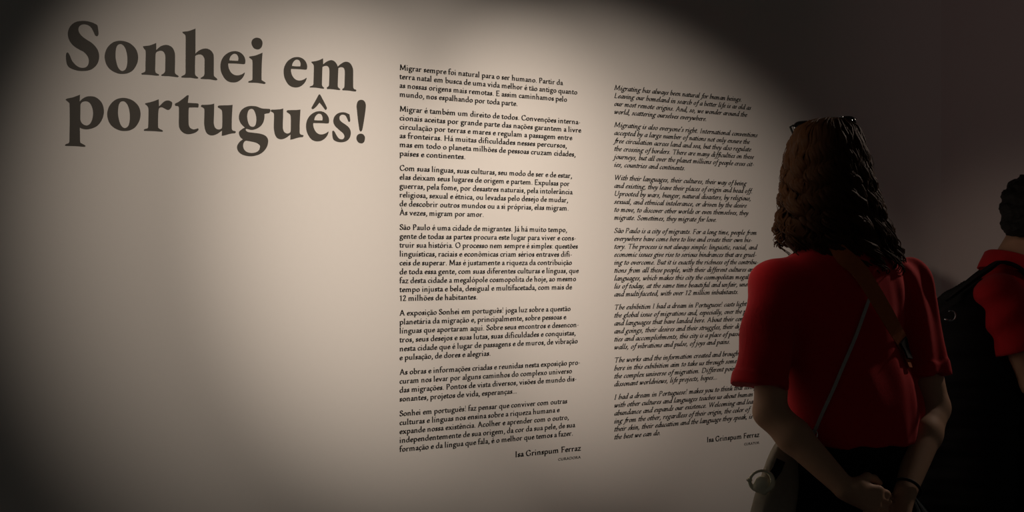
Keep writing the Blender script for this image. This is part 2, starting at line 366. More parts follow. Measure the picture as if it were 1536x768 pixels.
ITALIC = {
 'a': (385, 'S 330,360 250,372 150,330 85,210 90,95 140,38 220,80 320,240|S 340,385 322,200 308,85 335,32 400,85'),
 'b': (365, 'S 110,690 100,400 95,120 130,42 200,30 295,110 322,260 285,355 230,368 150,300 100,200'),
 'c': (320, 'S 285,320 250,368 170,345 95,240 85,120 130,40 210,42 290,110'),
 'd': (395, 'S 330,360 250,372 150,330 85,210 90,95 140,38 220,80 320,240|S 350,690 338,400 308,85 335,32 400,85|L 290,680 350,690'),
 'e': (315, 'S 95,190 200,230 275,300 255,362 190,368 110,270 85,130 130,40 210,44 290,110'),
 'f': (275, 'S 345,630 300,668 250,620 212,400 160,0 120,-150 60,-195 0,-170|L 110,385 320,385'),
 'g': (385, 'O 220,372 130,330 95,245 140,165 220,180 295,260 305,335|S 150,170 100,110 150,55 260,20 310,-70 240,-190 110,-215 20,-150 60,-50 180,5|S 290,355 340,385 400,375'),
 'h': (385, 'S 110,690 100,400 85,30|S 95,180 180,320 270,372 325,330 325,200 280,85 200,25'),
 'i': (225, 'S 40,310 110,380 118,300 95,100 115,32 190,90|D 140,565,50'),
 'j': (225, 'S 45,320 125,380 120,200 90,-100 40,-210 -50,-205|D 150,565,50'),
 'k': (370, 'S 110,690 90,30|S 100,200 200,300 285,368 310,300 240,225 150,210|S 190,215 270,60 310,30 390,100'),
 'l': (220, 'S 120,690 105,300 90,95 120,30 190,90'),
 'm': (600, 'S 30,310 100,380 110,280 85,20|S 90,180 160,310 235,372 275,310 255,20|S 260,180 330,310 410,372 455,310 438,85 468,32 545,95'),
 'n': (410, 'S 30,310 100,380 110,280 85,20|S 90,180 170,310 255,372 302,310 283,85 313,32 390,95'),
 'o': (365, 'O 220,370 125,310 85,180 125,50 200,28 295,95 335,235 290,340'),
 'p': (390, 'S 30,310 100,380 105,250 60,-230|S 85,150 130,42 200,30 305,110 338,260 295,358 230,368 150,280 100,180|L 10,-228 140,-228'),
 'q': (385, 'S 330,360 250,372 150,330 85,210 90,95 140,38 220,80 320,240|S 340,385 300,0 275,-235'),
 'r': (310, 'S 30,310 100,380 110,280 85,20|S 95,200 170,320 245,372 300,340'),
 's': (275, 'S 250,320 200,368 130,345 118,270 180,190 202,110 150,42 80,42 48,95'),
 't': (240, 'S 140,500 125,300 95,95 125,30 205,90|L 40,380 235,380'),
 'u': (410, 'S 30,310 100,380 110,300 85,115 120,38 190,75 300,250|S 332,385 305,95 335,32 405,90'),
 'v': (355, 'S 40,320 100,380 120,250 130,40 240,120 300,270 265,372'),
 'w': (535, 'S 40,320 100,380 115,250 120,40 230,160 290,370|S 290,370 288,200 300,40 410,130 462,285 425,372'),
 'x': (350, 'S 40,310 110,372 170,250 220,85 280,30 345,95|S 320,365 200,200 60,40'),
 'y': (360, 'S 40,320 100,380 120,250 140,60|S 315,385 290,200 180,-60 60,-215 -30,-190'),
 'z': (330, 'L 60,365 300,365|L 300,365 50,45|S 50,40 150,60 250,30 320,60'),
}
MARKS = {'\u0301': 'T -45,470 25,470 135,640 45,665', '\u0300': 'T 45,470 -25,470 -135,640 -45,665',
         '\u0302': 'T -140,480 -95,460 0,555 95,460 140,480 30,650 -30,650', '\u0303': 'S -115,505 -60,560 0,535 60,510 115,565',
         '\u0327': 'S 10,20 0,-40 60,-80 30,-150 -60,-165'}


def hull(ps):
    ps = sorted(set(ps))

    def half(seq):
        h = []
        for p in seq:
            while len(h) > 1 and (h[-1][0] - h[-2][0]) * (p[1] - h[-2][1]) - (h[-1][1] - h[-2][1]) * (p[0] - h[-2][0]) <= 0:
                h.pop()
            h.append(p)
        return h
    a, b = half(ps), half(ps[::-1])
    return a[:-1] + b[:-1]


def spline(pts, closed, n):
    N = len(pts)
    out = []
    for i in range(N if closed else N - 1):
        p1, p2 = pts[i], pts[(i + 1) % N]
        p0 = pts[i - 1] if (closed or i) else p1
        p3 = pts[(i + 2) % N] if (closed or i + 2 < N) else p2
        for k in range(n):
            t = k / n
            out.append(tuple(0.5 * (2 * b + (d - a) * t + (2 * a - 5 * b + 4 * d - e) * t * t + (3 * b - a - 3 * d + e) * t ** 3)
                             for a, b, d, e in zip(p0, p1, p2, p3)))
    out.append(pts[0] if closed else pts[-1])
    return out


def pen_polys(spec, nib, thick, angle, slant, stem, dx=0, dy=0):
    ca, sa = math.cos(math.radians(angle)), math.sin(math.radians(angle))
    N4 = [(i * nib / 2 * ca - j * thick / 2 * sa, i * nib / 2 * sa + j * thick / 2 * ca) for i, j in ((1, 1), (-1, 1), (-1, -1), (1, -1))]
    polys = []
    for cmd in spec.split('|'):
        if not cmd:
            continue
        k, pts = cmd[0], [tuple(float(c) for c in t.split(',')) for t in cmd[2:].split()]
        if k in 'SOL':
            path = spline(pts, k == 'O', 3) if k != 'L' else pts
            for a, b in zip(path, path[1:]):
                polys.append(hull([(p[0] + q[0], p[1] + q[1]) for p in (a, b) for q in N4]))
        elif k == 'T':
            polys.append(pts)
        elif k == 'D':
            x, y, r = pts[0]
            polys.append([(x + r * math.cos(t * math.pi / 5), y + r * math.sin(t * math.pi / 5)) for t in range(10)])
        elif k == 'F':
            x, y = pts[0]
            polys.append([(x - 95, y), (x + 95, y), (x + 95, y + 22), (x + stem, y + 60), (x - stem, y + 60), (x - 95, y + 22)])
        elif k == 'B':
            x, y = pts[0]
            polys.append([(x - 95, y), (x - 95, y - 22), (x - stem, y - 60), (x + stem, y - 60), (x + 95, y - 22), (x + 95, y)])
        elif k == 'G':
            x, y = pts[0]
            polys.append([(x + stem, y), (x - 105, y - 48), (x - 105, y - 66), (x - stem, y - 100), (x + stem, y - 100)])
    return [[(x + dx + (y + dy) * slant, y + dy) for x, y in p] for p in polys]


import unicodedata
_cache = {}


def glyph(ch, style):
    key = (ch, style)
    if key not in _cache:
        parts = unicodedata.normalize('NFD', ch) if ch != '\u2026' else ch
        b = parts[0]
        if style == 'italic' and b in ITALIC:
            w, spec = ITALIC[b]
            polys = pen_polys(spec, 110, 44, 36, 0.26, 48)
        else:
            w, spec = ROMAN[b]
            if style == 'italic':
                polys = pen_polys(spec, 104, 42, 22, 0.25, 50)
                if b.isupper():
                    polys = [[(x * 0.9, y) for x, y in p] for p in polys]
                    w *= 0.9
            else:
                polys = pen_polys(spec, 136, 48, 20, 0.0, 64)
        for mk in parts[1:]:
            ms = MARKS[mk]
            if b == 'i':
                polys = polys[:-1]
            polys = polys + pen_polys(ms, 70, 40, 25, 0.27 if style == 'italic' else 0, 40, w / 2 - 15, 210 if b.isupper() else 0)
        _cache[key] = (w, polys)
    return _cache[key]


def advance(text, style):
    return sum(glyph(c, style)[0] for c in text)


def set_line(buf, text, style, u0, v0, em, end_u=None, anchor=None, right=None):
    """append one line of type; end_u = where the words up to 'anchor' stop, right = right-aligned end"""
    s = em / 1000.0
    sx = s
    if end_u is not None:
        part = text[:text.index(anchor) + len(anchor)] if anchor else text
        sx = (end_u - u0) / (advance(part, style) - 40)
    if right is not None:
        if end_u is None:
            u0 = right - advance(text, style) * s
    x = 0.0
    V, Fc = buf
    for c in text:
        w, polys = glyph(c, style)
        for p in polys:
            b = len(V)
            for q in p:
                V.append(wall(u0 + (x + q[0]) * sx, v0 + q[1] * s, 0.0005))
            ar = sum(p[i - 1][0] * p[i][1] - p[i][0] * p[i - 1][1] for i in range(len(p)))
            idx = list(range(b, len(V)))
            Fc.append(tuple(idx if ar > 0 else idx[::-1]))
        x += w
    return sx / s


PT = """Migrar sempre foi natural para o ser humano. Partir da@843.9
terra natal em busca de uma vida melhor é tão antigo quanto@865.6
as nossas origens mais remotas. E assim caminhamos pelo@850.2
mundo, nos espalhando por toda parte.@776.1

Migrar é também um direito de todos. Convenções interna-@870
cionais aceitas por grande parte das nações garantem a livre@871.3
circulação por terras e mares e regulam a passagem entre@858
as fronteiras. Há muitas dificuldades nesses percursos,@849.8
mas em todo o planeta milhões de pessoas cruzam cidades,@863
países e continentes.@697.8

Com suas línguas, suas culturas, seu modo de ser e de estar,@857.6
elas deixam seus lugares de origem e partem. Expulsas por@854
guerras, pela fome, por desastres naturais, pela intolerância@858.4
religiosa, sexual e étnica, ou levadas pelo desejo de mudar,@851.7
de descobrir outros mundos ou a si próprias, elas migram.@852.7
Às vezes, migram por amor.@725.4

São Paulo é uma cidade de migrantes. Já há muito tempo,@850.2
gente de todas as partes procura este lugar para viver e cons-@863.4
truir sua história. O processo nem sempre é simples: questões@866.4
linguísticas, raciais e econômicas criam sérios entraves difi-@857.6
ceis de superar. Mas é justamente a riqueza da contribuição@857.6
de toda essa gente, com suas diferentes culturas e línguas, que@867.7
faz desta cidade a megalópole cosmopolita de hoje, ao mesmo@863.8
tempo injusta e bela, desigual e multifacetada, com mais de@857.6
12 milhões de habitantes.@716

A exposição Sonhei em português! joga luz sobre a questão@855.6
planetária da migração e, principalmente, sobre pessoas e@849
línguas que aportaram aqui. Sobre seus encontros e desencon-@867.7
tros, seus desejos e suas lutas, suas dificuldades e conquistas,@863
nesta cidade que é lugar de passagens e de muros, de vibração@866.2
e pulsação, de dores e alegrias.@735.7

As obras e informações criadas e reunidas nesta exposição pro-@869.6
curam nos levar por alguns caminhos do complexo universo@857.7
das migrações. Pontos de vista diversos, visões de mundo dis-@864.2
sonantes, projetos de vida, esperanças…@775

Sonhei em português! faz pensar que conviver com outras@850.4
culturas e línguas nos ensina sobre a riqueza humana e@839
expande nossa existência. Acolher e aprender com o outro,@852.9
independentemente de sua origem, da cor da sua pele, de sua@862.3
formação e da língua que fala, é o melhor que temos a fazer.@859.2"""
EN = """Migrating has always been natural for human beings.@1112
Leaving our homeland in search of a better life is as old as@1125.3
our most remote origins. And, so, we wonder around the@1119.4
world, scattering ourselves everywhere.@1059.2

Migrating is also everyone's right. International conventions@1135
accepted by a large number of nations not only ensure the@1123.3
free circulation across land and sea, but they also regulate@1125.6
the crossing of borders. There are many difficulties on these@1129.5
journeys, but all over the planet millions of people cross cit-@1130
ies, countries and continents.@1026.9

With their languages, their cultures, their way of being@1118.3
and existing, they leave their places of origin and head off.@1127.7
Uprooted by wars, hunger, natural disasters, by religious,@1125.6
sexual, and ethnical intolerance, or driven by the desire@1118.6
to move, to discover other worlds or even themselves, they@1121.3
migrate. Sometimes, they migrate for love.@1074.4

São Paulo is a city of migrants. For a long time, people from@1134.2
everywhere have come here to live and create their own his-@1127.2
tory. The process is not always simple: linguistic, racial, and@1134.2
economic issues give rise to serious hindrances that are gruel-@1133.8
ing to overcome. But it is exactly the richness of the contribu-@1133.5@contribu
tions from all these people, with their different cultures and@1124.5@cultures a
languages, which makes this city the cosmopolitan megalopo-@1125.5@megalo
lis of today, at the same time beautiful and unfair, unequal@1120@une
and multifaceted, with over 12 million inhabitants.@1106.9

The exhibition I had a dream in Portuguese! casts light on@1116@casts ligh
the global issue of migrations and, especially, over the people@1111.6@over the
and languages that have landed here. About their comings@1115.5@com
and goings, their desires and their struggles, their difficul-@1113.5@diff
ties and accomplishments, this city is a place of passages and@1114@passag
walls, of vibrations and pulse, of joys and pains.@1094.4

The works and the information created and brought@1108.8
here in this exhibition aim to take us through some paths of@1103.8@some
the complex universe of migration. Different points of view,@1107@points
dissonant worldviews, life projects, hopes…@1075.3

I had a dream in Portuguese! makes you to think that living@1113@that
with other cultures and languages teaches us about human@1124@huma
abundance and expands our existence. Welcoming and learn-@1128@and lea
ing from the other, regardless of their origin, the color of@1123.3
their skin, their education and the language they speak, is@1127.5
the best we can do.@990"""
LEAD, GAP, TOP = 13.35 * WZ0 / FPX, 8.67 * WZ0 / FPX, (HZN - 105.2) * WZ0 / FPX
BODY_EM = 0.0244
RATIOS = []


def text_block(root, src, style, u_left):
    v = TOP
    for para in src.split('\n\n'):
        buf = ([], [])
        for ln in para.split('\n'):
            f = ln.split('@')
            y = HZN - v * FPX / (WZ0 + u_left * WC)
            RATIOS.append((f[0][:14], round(set_line(buf, f[0], style, u_left, v, BODY_EM, px_u(float(f[1])), f[2] if len(f) > 2 else None), 3)))
            v -= LEAD
        v -= GAP
        adopt(root, mesh_obj('paragraph', buf[0], buf[1], M['text_vinyl']))
    return v


def credit(root, text, style, px0, px1, py, em, name):
    buf = ([], [])
    u0, u1 = px_u(px0), px_u(px1)
    s = set_line(buf, text, style, u0, px_v(px1, py), em, u1)
    RATIOS.append((text[:8], round(s, 3)))
    adopt(root, mesh_obj(name, buf[0], buf[1], M['text_vinyl']))


PTX = tag(empty('wall_text', wall(px_u(735), -0.6)), 'black upright serif text column in the middle of the wall', 'text')
text_block(PTX, PT, 'roman', px_u(599))
credit(PTX, 'Isa Grinspum Ferraz', 'roman', 772, 870.8, 675.8, 0.0265, 'signature')
credit(PTX, 'CURADORA', 'roman', 837, 870.8, 687.5, 0.0118, 'caption')
ENX = tag(empty('wall_text', wall(px_u(1025), -0.6)), 'black italic serif text column beside the woman in the red polo', 'text')
text_block(ENX, EN, 'italic', px_u(920.5))
credit(ENX, 'Isa Grinspum Ferraz', 'roman', 1059.7, 1138.5, 655.2, 0.0265, 'signature')
credit(ENX, 'CURATOR', 'roman', 1116, 1138.5, 665.6, 0.0118, 'caption')

# ------------------------------------------------------------------ sculpting: distance fields turned into one continuous skin
class Field:
    def __init__(self, lo, hi, h):
        self.lo, self.h = np.array(lo, np.float32), h
        n = np.ceil((np.array(hi) - np.array(lo)) / h).astype(int) + 1
        self.ax = [np.float32(lo[i]) + h * np.arange(n[i], dtype=np.float32) for i in range(3)]
        self.V = np.full(n, 0.25, np.float32)

    def box(self, lo, hi):
        sl = []
        for i in range(3):
            a = max(0, int((lo[i] - self.lo[i]) / self.h))
            b = min(self.V.shape[i], int((hi[i] - self.lo[i]) / self.h) + 2)
            if b <= a:
                return None, None
            sl.append(slice(a, b))
        X, Y, Z = np.meshgrid(*[self.ax[i][sl[i]] for i in range(3)], indexing='ij', sparse=True)
        return tuple(sl), (X, Y, Z)

    def put(self, lo, hi, fn, k, carve=False):
        m = k * 2 + 0.03
        sl, P = self.box([c - m for c in lo], [c + m for c in hi])
        if sl is None:
            return
        d = fn(*P).astype(np.float32)
        a = self.V[sl]
        if carve:
            self.V[sl] = np.maximum(a, -d)
        else:
            hh = np.clip(0.5 + 0.5 * (a - d) / max(k, 1e-5), 0, 1)
            self.V[sl] = a * (1 - hh) + d * hh - k * hh * (1 - hh)

    def cone(self, p, r, q, s, k=0.012, flat=None, carve=False):
        """tapering limb from p (radius r) to q (radius s); flat = (axis, factor) squeezes the section"""
        p, q = np.array(p, float), np.array(q, float)
        ab = q - p
        L2 = float(ab @ ab) + 1e-9

        def fn(X, Y, Z):
            dx, dy, dz = X - p[0], Y - p[1], Z - p[2]
            t = np.clip((dx * ab[0] + dy * ab[1] + dz * ab[2]) / L2, 0, 1)
            ex, ey, ez = dx - t * ab[0], dy - t * ab[1], dz - t * ab[2]
            d2 = ex * ex + ey * ey + ez * ez
            if flat is not None:
                ax, f = np.array(flat[0], float), flat[1]
                c = ex * ax[0] + ey * ax[1] + ez * ax[2]
                d2 = d2 + c * c * (f * f - 1)
            return np.sqrt(d2) - (r + (s - r) * t)
        m = max(r, s)
        self.put(np.minimum(p, q) - m, np.maximum(p, q) + m, fn, k, carve)

    def chain(self, pts, k=0.012):
        for (p, r), (q, s) in zip(pts, pts[1:]):
            self.cone(p, r, q, s, k)

    def ell(self, c, rad, R=None, k=0.02, carve=False):
        """ellipsoid; R = 3 row axes"""
        R = np.eye(3) if R is None else np.array(R, float)
        rad = np.array(rad, float)

        def fn(X, Y, Z):
            dx, dy, dz = X - c[0], Y - c[1], Z - c[2]
            a = [(R[i][0] * dx + R[i][1] * dy + R[i][2] * dz) for i in range(3)]
            k0 = np.sqrt(sum((a[i] / rad[i]) ** 2 for i in range(3)))
            k1 = np.sqrt(sum((a[i] / rad[i] ** 2) ** 2 for i in range(3))) + 1e-6
            return k0 * (k0 - 1) / k1
        m = float(rad.max())
        self.put([v - m for v in c], [v + m for v in c], fn, k, carve)

    def clip(self, p, n, near=None):
        """cut away the side of the plane the normal n points to"""
        n = np.array(n, float) / np.linalg.norm(n)
        X, Y, Z = np.meshgrid(*self.ax, indexing='ij', sparse=True)
        d = (X - p[0]) * n[0] + (Y - p[1]) * n[1] + (Z - p[2]) * n[2]
        self.V = np.maximum(self.V, d.astype(np.float32))

    def union(self, other, k=0.02):
        a, d = self.V, other.V
        hh = np.clip(0.5 + 0.5 * (a - d) / k, 0, 1)
        self.V = a * (1 - hh) + d * hh - k * hh * (1 - hh)

    def warp(self, fn):
        X, Y, Z = np.meshgrid(*self.ax, indexing='ij', sparse=True)
        near = np.abs(self.V) < 0.05
        self.V = np.where(near, self.V + fn(X, Y, Z), self.V).astype(np.float32)

    def mesh(self, name, mat, parent=None):
        V = self.V
        S = V < 0
        nx, ny, nz = V.shape
        cnt = np.zeros((nx - 1, ny - 1, nz - 1), np.int8)
        for i in (0, 1):
            for j in (0, 1):
                for k in (0, 1):
                    cnt += S[i:nx - 1 + i, j:ny - 1 + j, k:nz - 1 + k]
        act = np.argwhere((cnt > 0) & (cnt < 8))
        idx = np.full(cnt.shape, -1, np.int32)
        idx[tuple(act.T)] = np.arange(len(act))
        acc = np.zeros((len(act), 3))
        num = np.zeros(len(act))
        C8 = [(i, j, k) for i in (0, 1) for j in (0, 1) for k in (0, 1)]
        for a in C8:
            for ax in range(3):
                if a[ax]:
                    continue
                b = list(a)
                b[ax] = 1
                va = V[tuple((act + a).T)]
                vb = V[tuple((act + b).T)]
                cr = (va < 0) != (vb < 0)
                t = np.where(cr, va / np.where(cr, va - vb, 1), 0)
                pt = np.array(a, float)[None, :] + np.zeros((len(act), 3))
                pt[:, ax] += t
                acc[cr] += pt[cr]
                num[cr] += 1
        verts = (act + acc / num[:, None]) * self.h + self.lo
        faces = []
        for ax in range(3):
            o1, o2 = [(1, 2), (2, 0), (0, 1)][ax]
            sl0, sl1 = [slice(None)] * 3, [slice(None)] * 3
            sl0[ax], sl1[ax] = slice(0, -1), slice(1, None)
            a, b = S[tuple(sl0)], S[tuple(sl1)]
            for flip, mask in ((False, a & ~b), (True, ~a & b)):
                e = np.argwhere(mask)
                e = e[(e[:, o1] > 0) & (e[:, o2] > 0) & (e[:, o1] < V.shape[o1] - 1) & (e[:, o2] < V.shape[o2] - 1)]
                q = []
                for d1, d2 in ((-1, -1), (0, -1), (0, 0), (-1, 0)):
                    c = e.copy()
                    c[:, o1] += d1
                    c[:, o2] += d2
                    q.append(idx[tuple(c.T)])
                q = np.stack(q, 1)
                faces.append(q[:, ::-1] if flip else q)
        faces = np.concatenate(faces)
        faces = faces[(faces >= 0).all(1)]
        return mesh_obj(name, verts.tolist(), faces.tolist(), mat, parent, True)


def tube(path, radii, sides=6, closed=False):
    """verts and faces of a tube along a path"""
    P = [Vector(p) for p in path]
    n = len(P)
    V, Fc = [], []
    up = Vector((0.3, 0.2, 0.93))
    prev = None
    for i, p in enumerate(P):
        t = (P[(i + 1) % n] - P[i - 1]) if (closed or 0 < i < n - 1) else (P[1] - P[0] if i == 0 else P[-1] - P[-2])
        t.normalize()
        a = (prev - t * prev.dot(t)) if prev is not None else t.cross(up)
        a.normalize()
        prev = a
        b = t.cross(a)
        r = radii[i] if hasattr(radii, '__len__') else radii
        for s in range(sides):
            w = 2 * math.pi * s / sides
            V.append(p + (a * math.cos(w) + b * math.sin(w)) * r)
    for i in range(n if closed else n - 1):
        for s in range(sides):
            j, s2 = (i + 1) % n, (s + 1) % sides
            Fc.append((i * sides + s, i * sides + s2, j * sides + s2, j * sides + s))
    if not closed:
        Fc.append(tuple(range(sides))[::-1])
        Fc.append(tuple((n - 1) * sides + s for s in range(sides)))
    return V, Fc


def merge(parts):
    V, Fc = [], []
    for v, f in parts:
        b = len(V)
        V += list(v)
        Fc += [tuple(i + b for i in q) for q in f]
    return V, Fc


def ribbon(path, normals, width, thick):
    """a strap lying along a path: rectangular section, width across"""
    P = [Vector(p) for p in path]
    n = len(P)
    V, Fc = [], []
    for i, p in enumerate(P):
        t = (P[min(i + 1, n - 1)] - P[max(i - 1, 0)]).normalized()
        nn = Vector(normals[i]).normalized()
        s = t.cross(nn).normalized()
        w = (width[i] if hasattr(width, '__len__') else width) / 2
        V += [p + s * w + nn * thick, p - s * w + nn * thick, p - s * w, p + s * w]
    for i in range(n - 1):
        for k in range(4):
            a, b = i * 4 + k, i * 4 + (k + 1) % 4
            Fc.append((a, b, b + 4, a + 4))
    Fc += [(3, 2, 1, 0), tuple((n - 1) * 4 + k for k in range(4))]
    return V, Fc


def add_hand(Fd, wrist, d, n, thumb, size=1.0, curl=0.5, k=0.006):
    """palm, four fingers of unequal length bent at two knuckles, and a thumb from the side of the palm.
    d = towards the fingers, n = the way the palm faces, thumb = towards the thumb side"""
    w = np.array(wrist, float)
    d = np.array(d, float); d /= np.linalg.norm(d)
    n = np.array(n, float); n -= d * (n @ d); n /= np.linalg.norm(n)
    s = np.cross(d, n)
    if s @ np.array(thumb, float) < 0:
        s = -s
    z = size
    Fd.cone(w, 0.026 * z, w + d * 0.03 * z, 0.026 * z, 0.012, (n, 1.25))
    for lat in (-0.027, -0.009, 0.009, 0.027):
        Fd.cone(w + d * 0.02 * z + s * lat * 0.6 * z, 0.015 * z, w + d * 0.085 * z + s * lat * z, 0.0125 * z, 0.012)
    for lat, ln, c in ((0.029, 0.072, 0.9), (0.010, 0.082, 1.0), (-0.010, 0.076, 1.06), (-0.028, 0.060, 1.12)):
        p = w + d * (0.088 if abs(lat) < 0.02 else 0.081) * z + s * lat * z
        a = 0.0
        r = 0.0098 * z
        for seg, bend in ((0.46, 0.75), (0.30, 1.0), (0.24, 0.8)):
            a += bend * curl * c
            q = p + (d * math.cos(a) + n * math.sin(a) + s * lat * 1.2) * ln * seg * z
            Fd.cone(p, r, q, r * 0.9, k)
            p, r = q, r * 0.9
    p = w + d * 0.028 * z + s * 0.024 * z
    q = p + (d * 0.55 + s * 0.65 + n * 0.45) * 0.045 * z
    Fd.cone(p, 0.0165 * z, q, 0.0125 * z, 0.012)
    q2 = q + (d * 0.8 + s * 0.2 + n * 0.55) * 0.032 * z
    Fd.cone(q, 0.0118 * z, q2, 0.0105 * z, k)
    q3 = q2 + (d * 0.85 - s * 0.05 + n * 0.5) * 0.026 * z
    Fd.cone(q2, 0.0105 * z, q3, 0.0085 * z, k)


class Body:
    """local frame of a person: a = to the right, b = forward"""
    def __init__(self, x, y, yaw):
        c, s = math.cos(yaw), math.sin(yaw)
        self.o = np.array([x, y, 0.0])
        self.r, self.f = np.array([c, s, 0.0]), np.array([-s, c, 0.0])
        self.R = [self.r, self.f, np.array([0, 0, 1.0])]

    def __call__(self, a, b, z):
        return self.o + self.r * a + self.f * b + np.array([0, 0, z])


def head_features(Fd, H, R, s=1.0):
    """skull, jaw, nose, brow, ears and mouth around the head centre H; R = right, forward, up axes"""
    R = [np.array(v, float) for v in R]
    g = lambda a, b, c: H + (R[0] * a + R[1] * b + R[2] * c) * s
    Fd.ell(g(0, -0.01, 0.025), (0.074 * s, 0.094 * s, 0.092 * s), R, 0.02)
    Fd.ell(g(0, 0.025, -0.045), (0.060 * s, 0.066 * s, 0.068 * s), R, 0.03)
    Fd.ell(g(0, 0.066, -0.098), (0.024 * s, 0.020 * s, 0.018 * s), R, 0.025)
    Fd.cone(g(0, 0.085, 0.008), 0.009 * s, g(0, 0.109, -0.034), 0.013 * s, 0.012)
    for sg in (-1, 1):
        Fd.ell(g(0.012 * sg, 0.096, -0.038), (0.009 * s, 0.010 * s, 0.008 * s), R, 0.006)
        Fd.cone(g(0.010 * sg, 0.088, 0.020), 0.009 * s, g(0.048 * sg, 0.074, 0.020), 0.009 * s, 0.012)
        Fd.ell(g(0.032 * sg, 0.092, 0.002), (0.016 * s, 0.012 * s, 0.011 * s), R, 0.004, carve=True)
        Fd.ell(g(0.042 * sg, 0.062, -0.035), (0.024 * s, 0.022 * s, 0.022 * s), R, 0.02)
        Fd.ell(g(0.077 * sg, -0.006, -0.008), (0.010 * s, 0.018 * s, 0.031 * s), R, 0.006)
        Fd.ell(g(0.085 * sg, -0.002, -0.004), (0.007 * s, 0.009 * s, 0.018 * s), R, 0.003, carve=True)
    Fd.cone(g(-0.020, 0.088, -0.066), 0.008 * s, g(0.020, 0.088, -0.066), 0.008 * s, 0.008)
    Fd.cone(g(-0.018, 0.087, -0.077), 0.009 * s, g(0.018, 0.087, -0.077), 0.009 * s, 0.008)
    return g


def face_details(root, g, R, s=1.0):
    """eyes and lips as small meshes on the face"""
    for sg in (-1, 1):
        bm = bmesh.new()
        bmesh.ops.create_uvsphere(bm, u_segments=16, v_segments=12, radius=0.0115 * s, matrix=Matrix.Translation(Vector(g(0.032 * sg, 0.080, 0.002))))
        me = bpy.data.meshes.new('eye')
        bm.to_mesh(me); bm.free()
        me.materials.append(M['eye'])
        o = bpy.data.objects.new('eye', me)
        COL.objects.link(o)
        adopt(root, o)
    v, f = merge([tube([g(-0.024, 0.090, -0.071), g(-0.012, 0.0975, -0.067), g(0, 0.098, -0.069), g(0.012, 0.0975, -0.067), g(0.024, 0.090, -0.071)], [0.001, 0.004, 0.004, 0.004, 0.001], 6),
                  tube([g(-0.022, 0.090, -0.073), g(0, 0.0985, -0.077), g(0.022, 0.090, -0.073)], [0.001, 0.005, 0.001], 6)])
    adopt(root, mesh_obj('lips', v, f, M['lip'], None, True))


def shoe(Fd, ank, fwd, s=1.0):
    a = np.array(ank, float)
    f = np.array(fwd, float)
    Fd.cone(a * [1, 1, 0] + f * -0.03 + [0, 0, 0.036], 0.036 * s, a * [1, 1, 0] + f * 0.14 + [0, 0, 0.030], 0.032 * s, 0.02)
    Fd.cone(a * [1, 1, 0] + f * -0.02 + [0, 0, 0.05], 0.042 * s, a * [1, 1, 0] + f * -0.01 + [0, 0, 0.11], 0.045 * s, 0.02)


def bvh_of(o):
    me = o.data
    return BVHTree.FromPolygons([v.co.copy() for v in me.vertices], [tuple(p.vertices) for p in me.polygons])


def on_surface(bvh, px, py, lift=0.004):
    """where the line of sight through a photo position meets a garment"""
    d = at(px, py, 1.0) - Vector((0, 0, EYE))
    loc, nor, _, _ = bvh.ray_cast(Vector((0, 0, EYE)), d.normalized())
    if loc is None:
        return None
    if nor.dot(d) > 0:
        nor = -nor
    return loc + nor * lift, nor


# ------------------------------------------------------------------ the woman seen from behind
WY = 3.42
WB = Body(at(1262, 388, WY).x, WY, math.radians(25))
SHL, SHR = np.array(at(1164, 425, 3.36)), np.array(at(1358, 425, 3.50))
ELL, ELR = np.array(at(1155, 618, 3.30)), np.array(at(1401, 612, 3.45))
WRL, WRR = np.array(at(1268, 733, 3.20)), np.array(at(1358, 738, 3.26))
NECK = WB(-0.005, -0.01, 1.43)
HEADC = np.array(at(1243, 262, WY + 0.02))
LO, HI = (0.45, 3.0, -0.01), (1.30, 3.80, 1.80)

woman = tag(empty('person', (WB.o[0], WB.o[1], 0)), 'woman with long curly brown hair in a red polo, hands clasped behind her back', 'person')
F = Field(LO, HI, 0.0055)
gW = head_features(F, HEADC, WB.R, 0.92)
F.cone(NECK, 0.058, HEADC + np.array([0, 0, -0.05]), 0.053, 0.03)
F.ell(WB(0.025, 0, 0.93), (0.160, 0.115, 0.12), WB.R, 0.05)
F.ell(WB(0, 0.01, 1.08), (0.130, 0.090, 0.16), WB.R, 0.05)
F.ell(WB(0, 0.01, 1.25), (0.150, 0.100, 0.16), WB.R, 0.05)
F.cone(SHL, 0.050, SHR, 0.050, 0.04)
for S_, E_, W_ in ((SHL, ELL, WRL), (SHR, ELR, WRR)):
    F.cone(S_, 0.050, E_, 0.041, 0.02)
    m_ = E_ + (W_ - E_) * 0.32
    F.cone(E_, 0.041, m_, 0.043, 0.015)
    F.cone(m_, 0.043, W_, 0.0275, 0.015)
hl = np.array(at(1342, 762, 3.205)) - WRL
add_hand(F, WRL, hl, (0.15, 0.9, -0.35), (0.2, 0, 1), 0.98, 0.62)
add_hand(F, WRR, np.array(at(1338, 800, 3.20)) - WRR, (-0.75, -0.55, 0), (-0.6, 0.5, 0.2), 0.98, 0.55)
for sg in (-1, 1):
    hip, knee, ank = WB(0.085 * sg, 0, 0.88), WB(0.09 * sg, 0.015, 0.48), WB(0.10 * sg, -0.01, 0.09)
    F.cone(hip, 0.075, knee, 0.050, 0.03)
    F.cone(knee, 0.050, ank, 0.036, 0.02)
    shoe(F, ank, WB.f, 0.8)
body = F.mesh('body', M['skin'])
adopt(woman, body)
face_details(woman, gW, WB.R, 0.92)

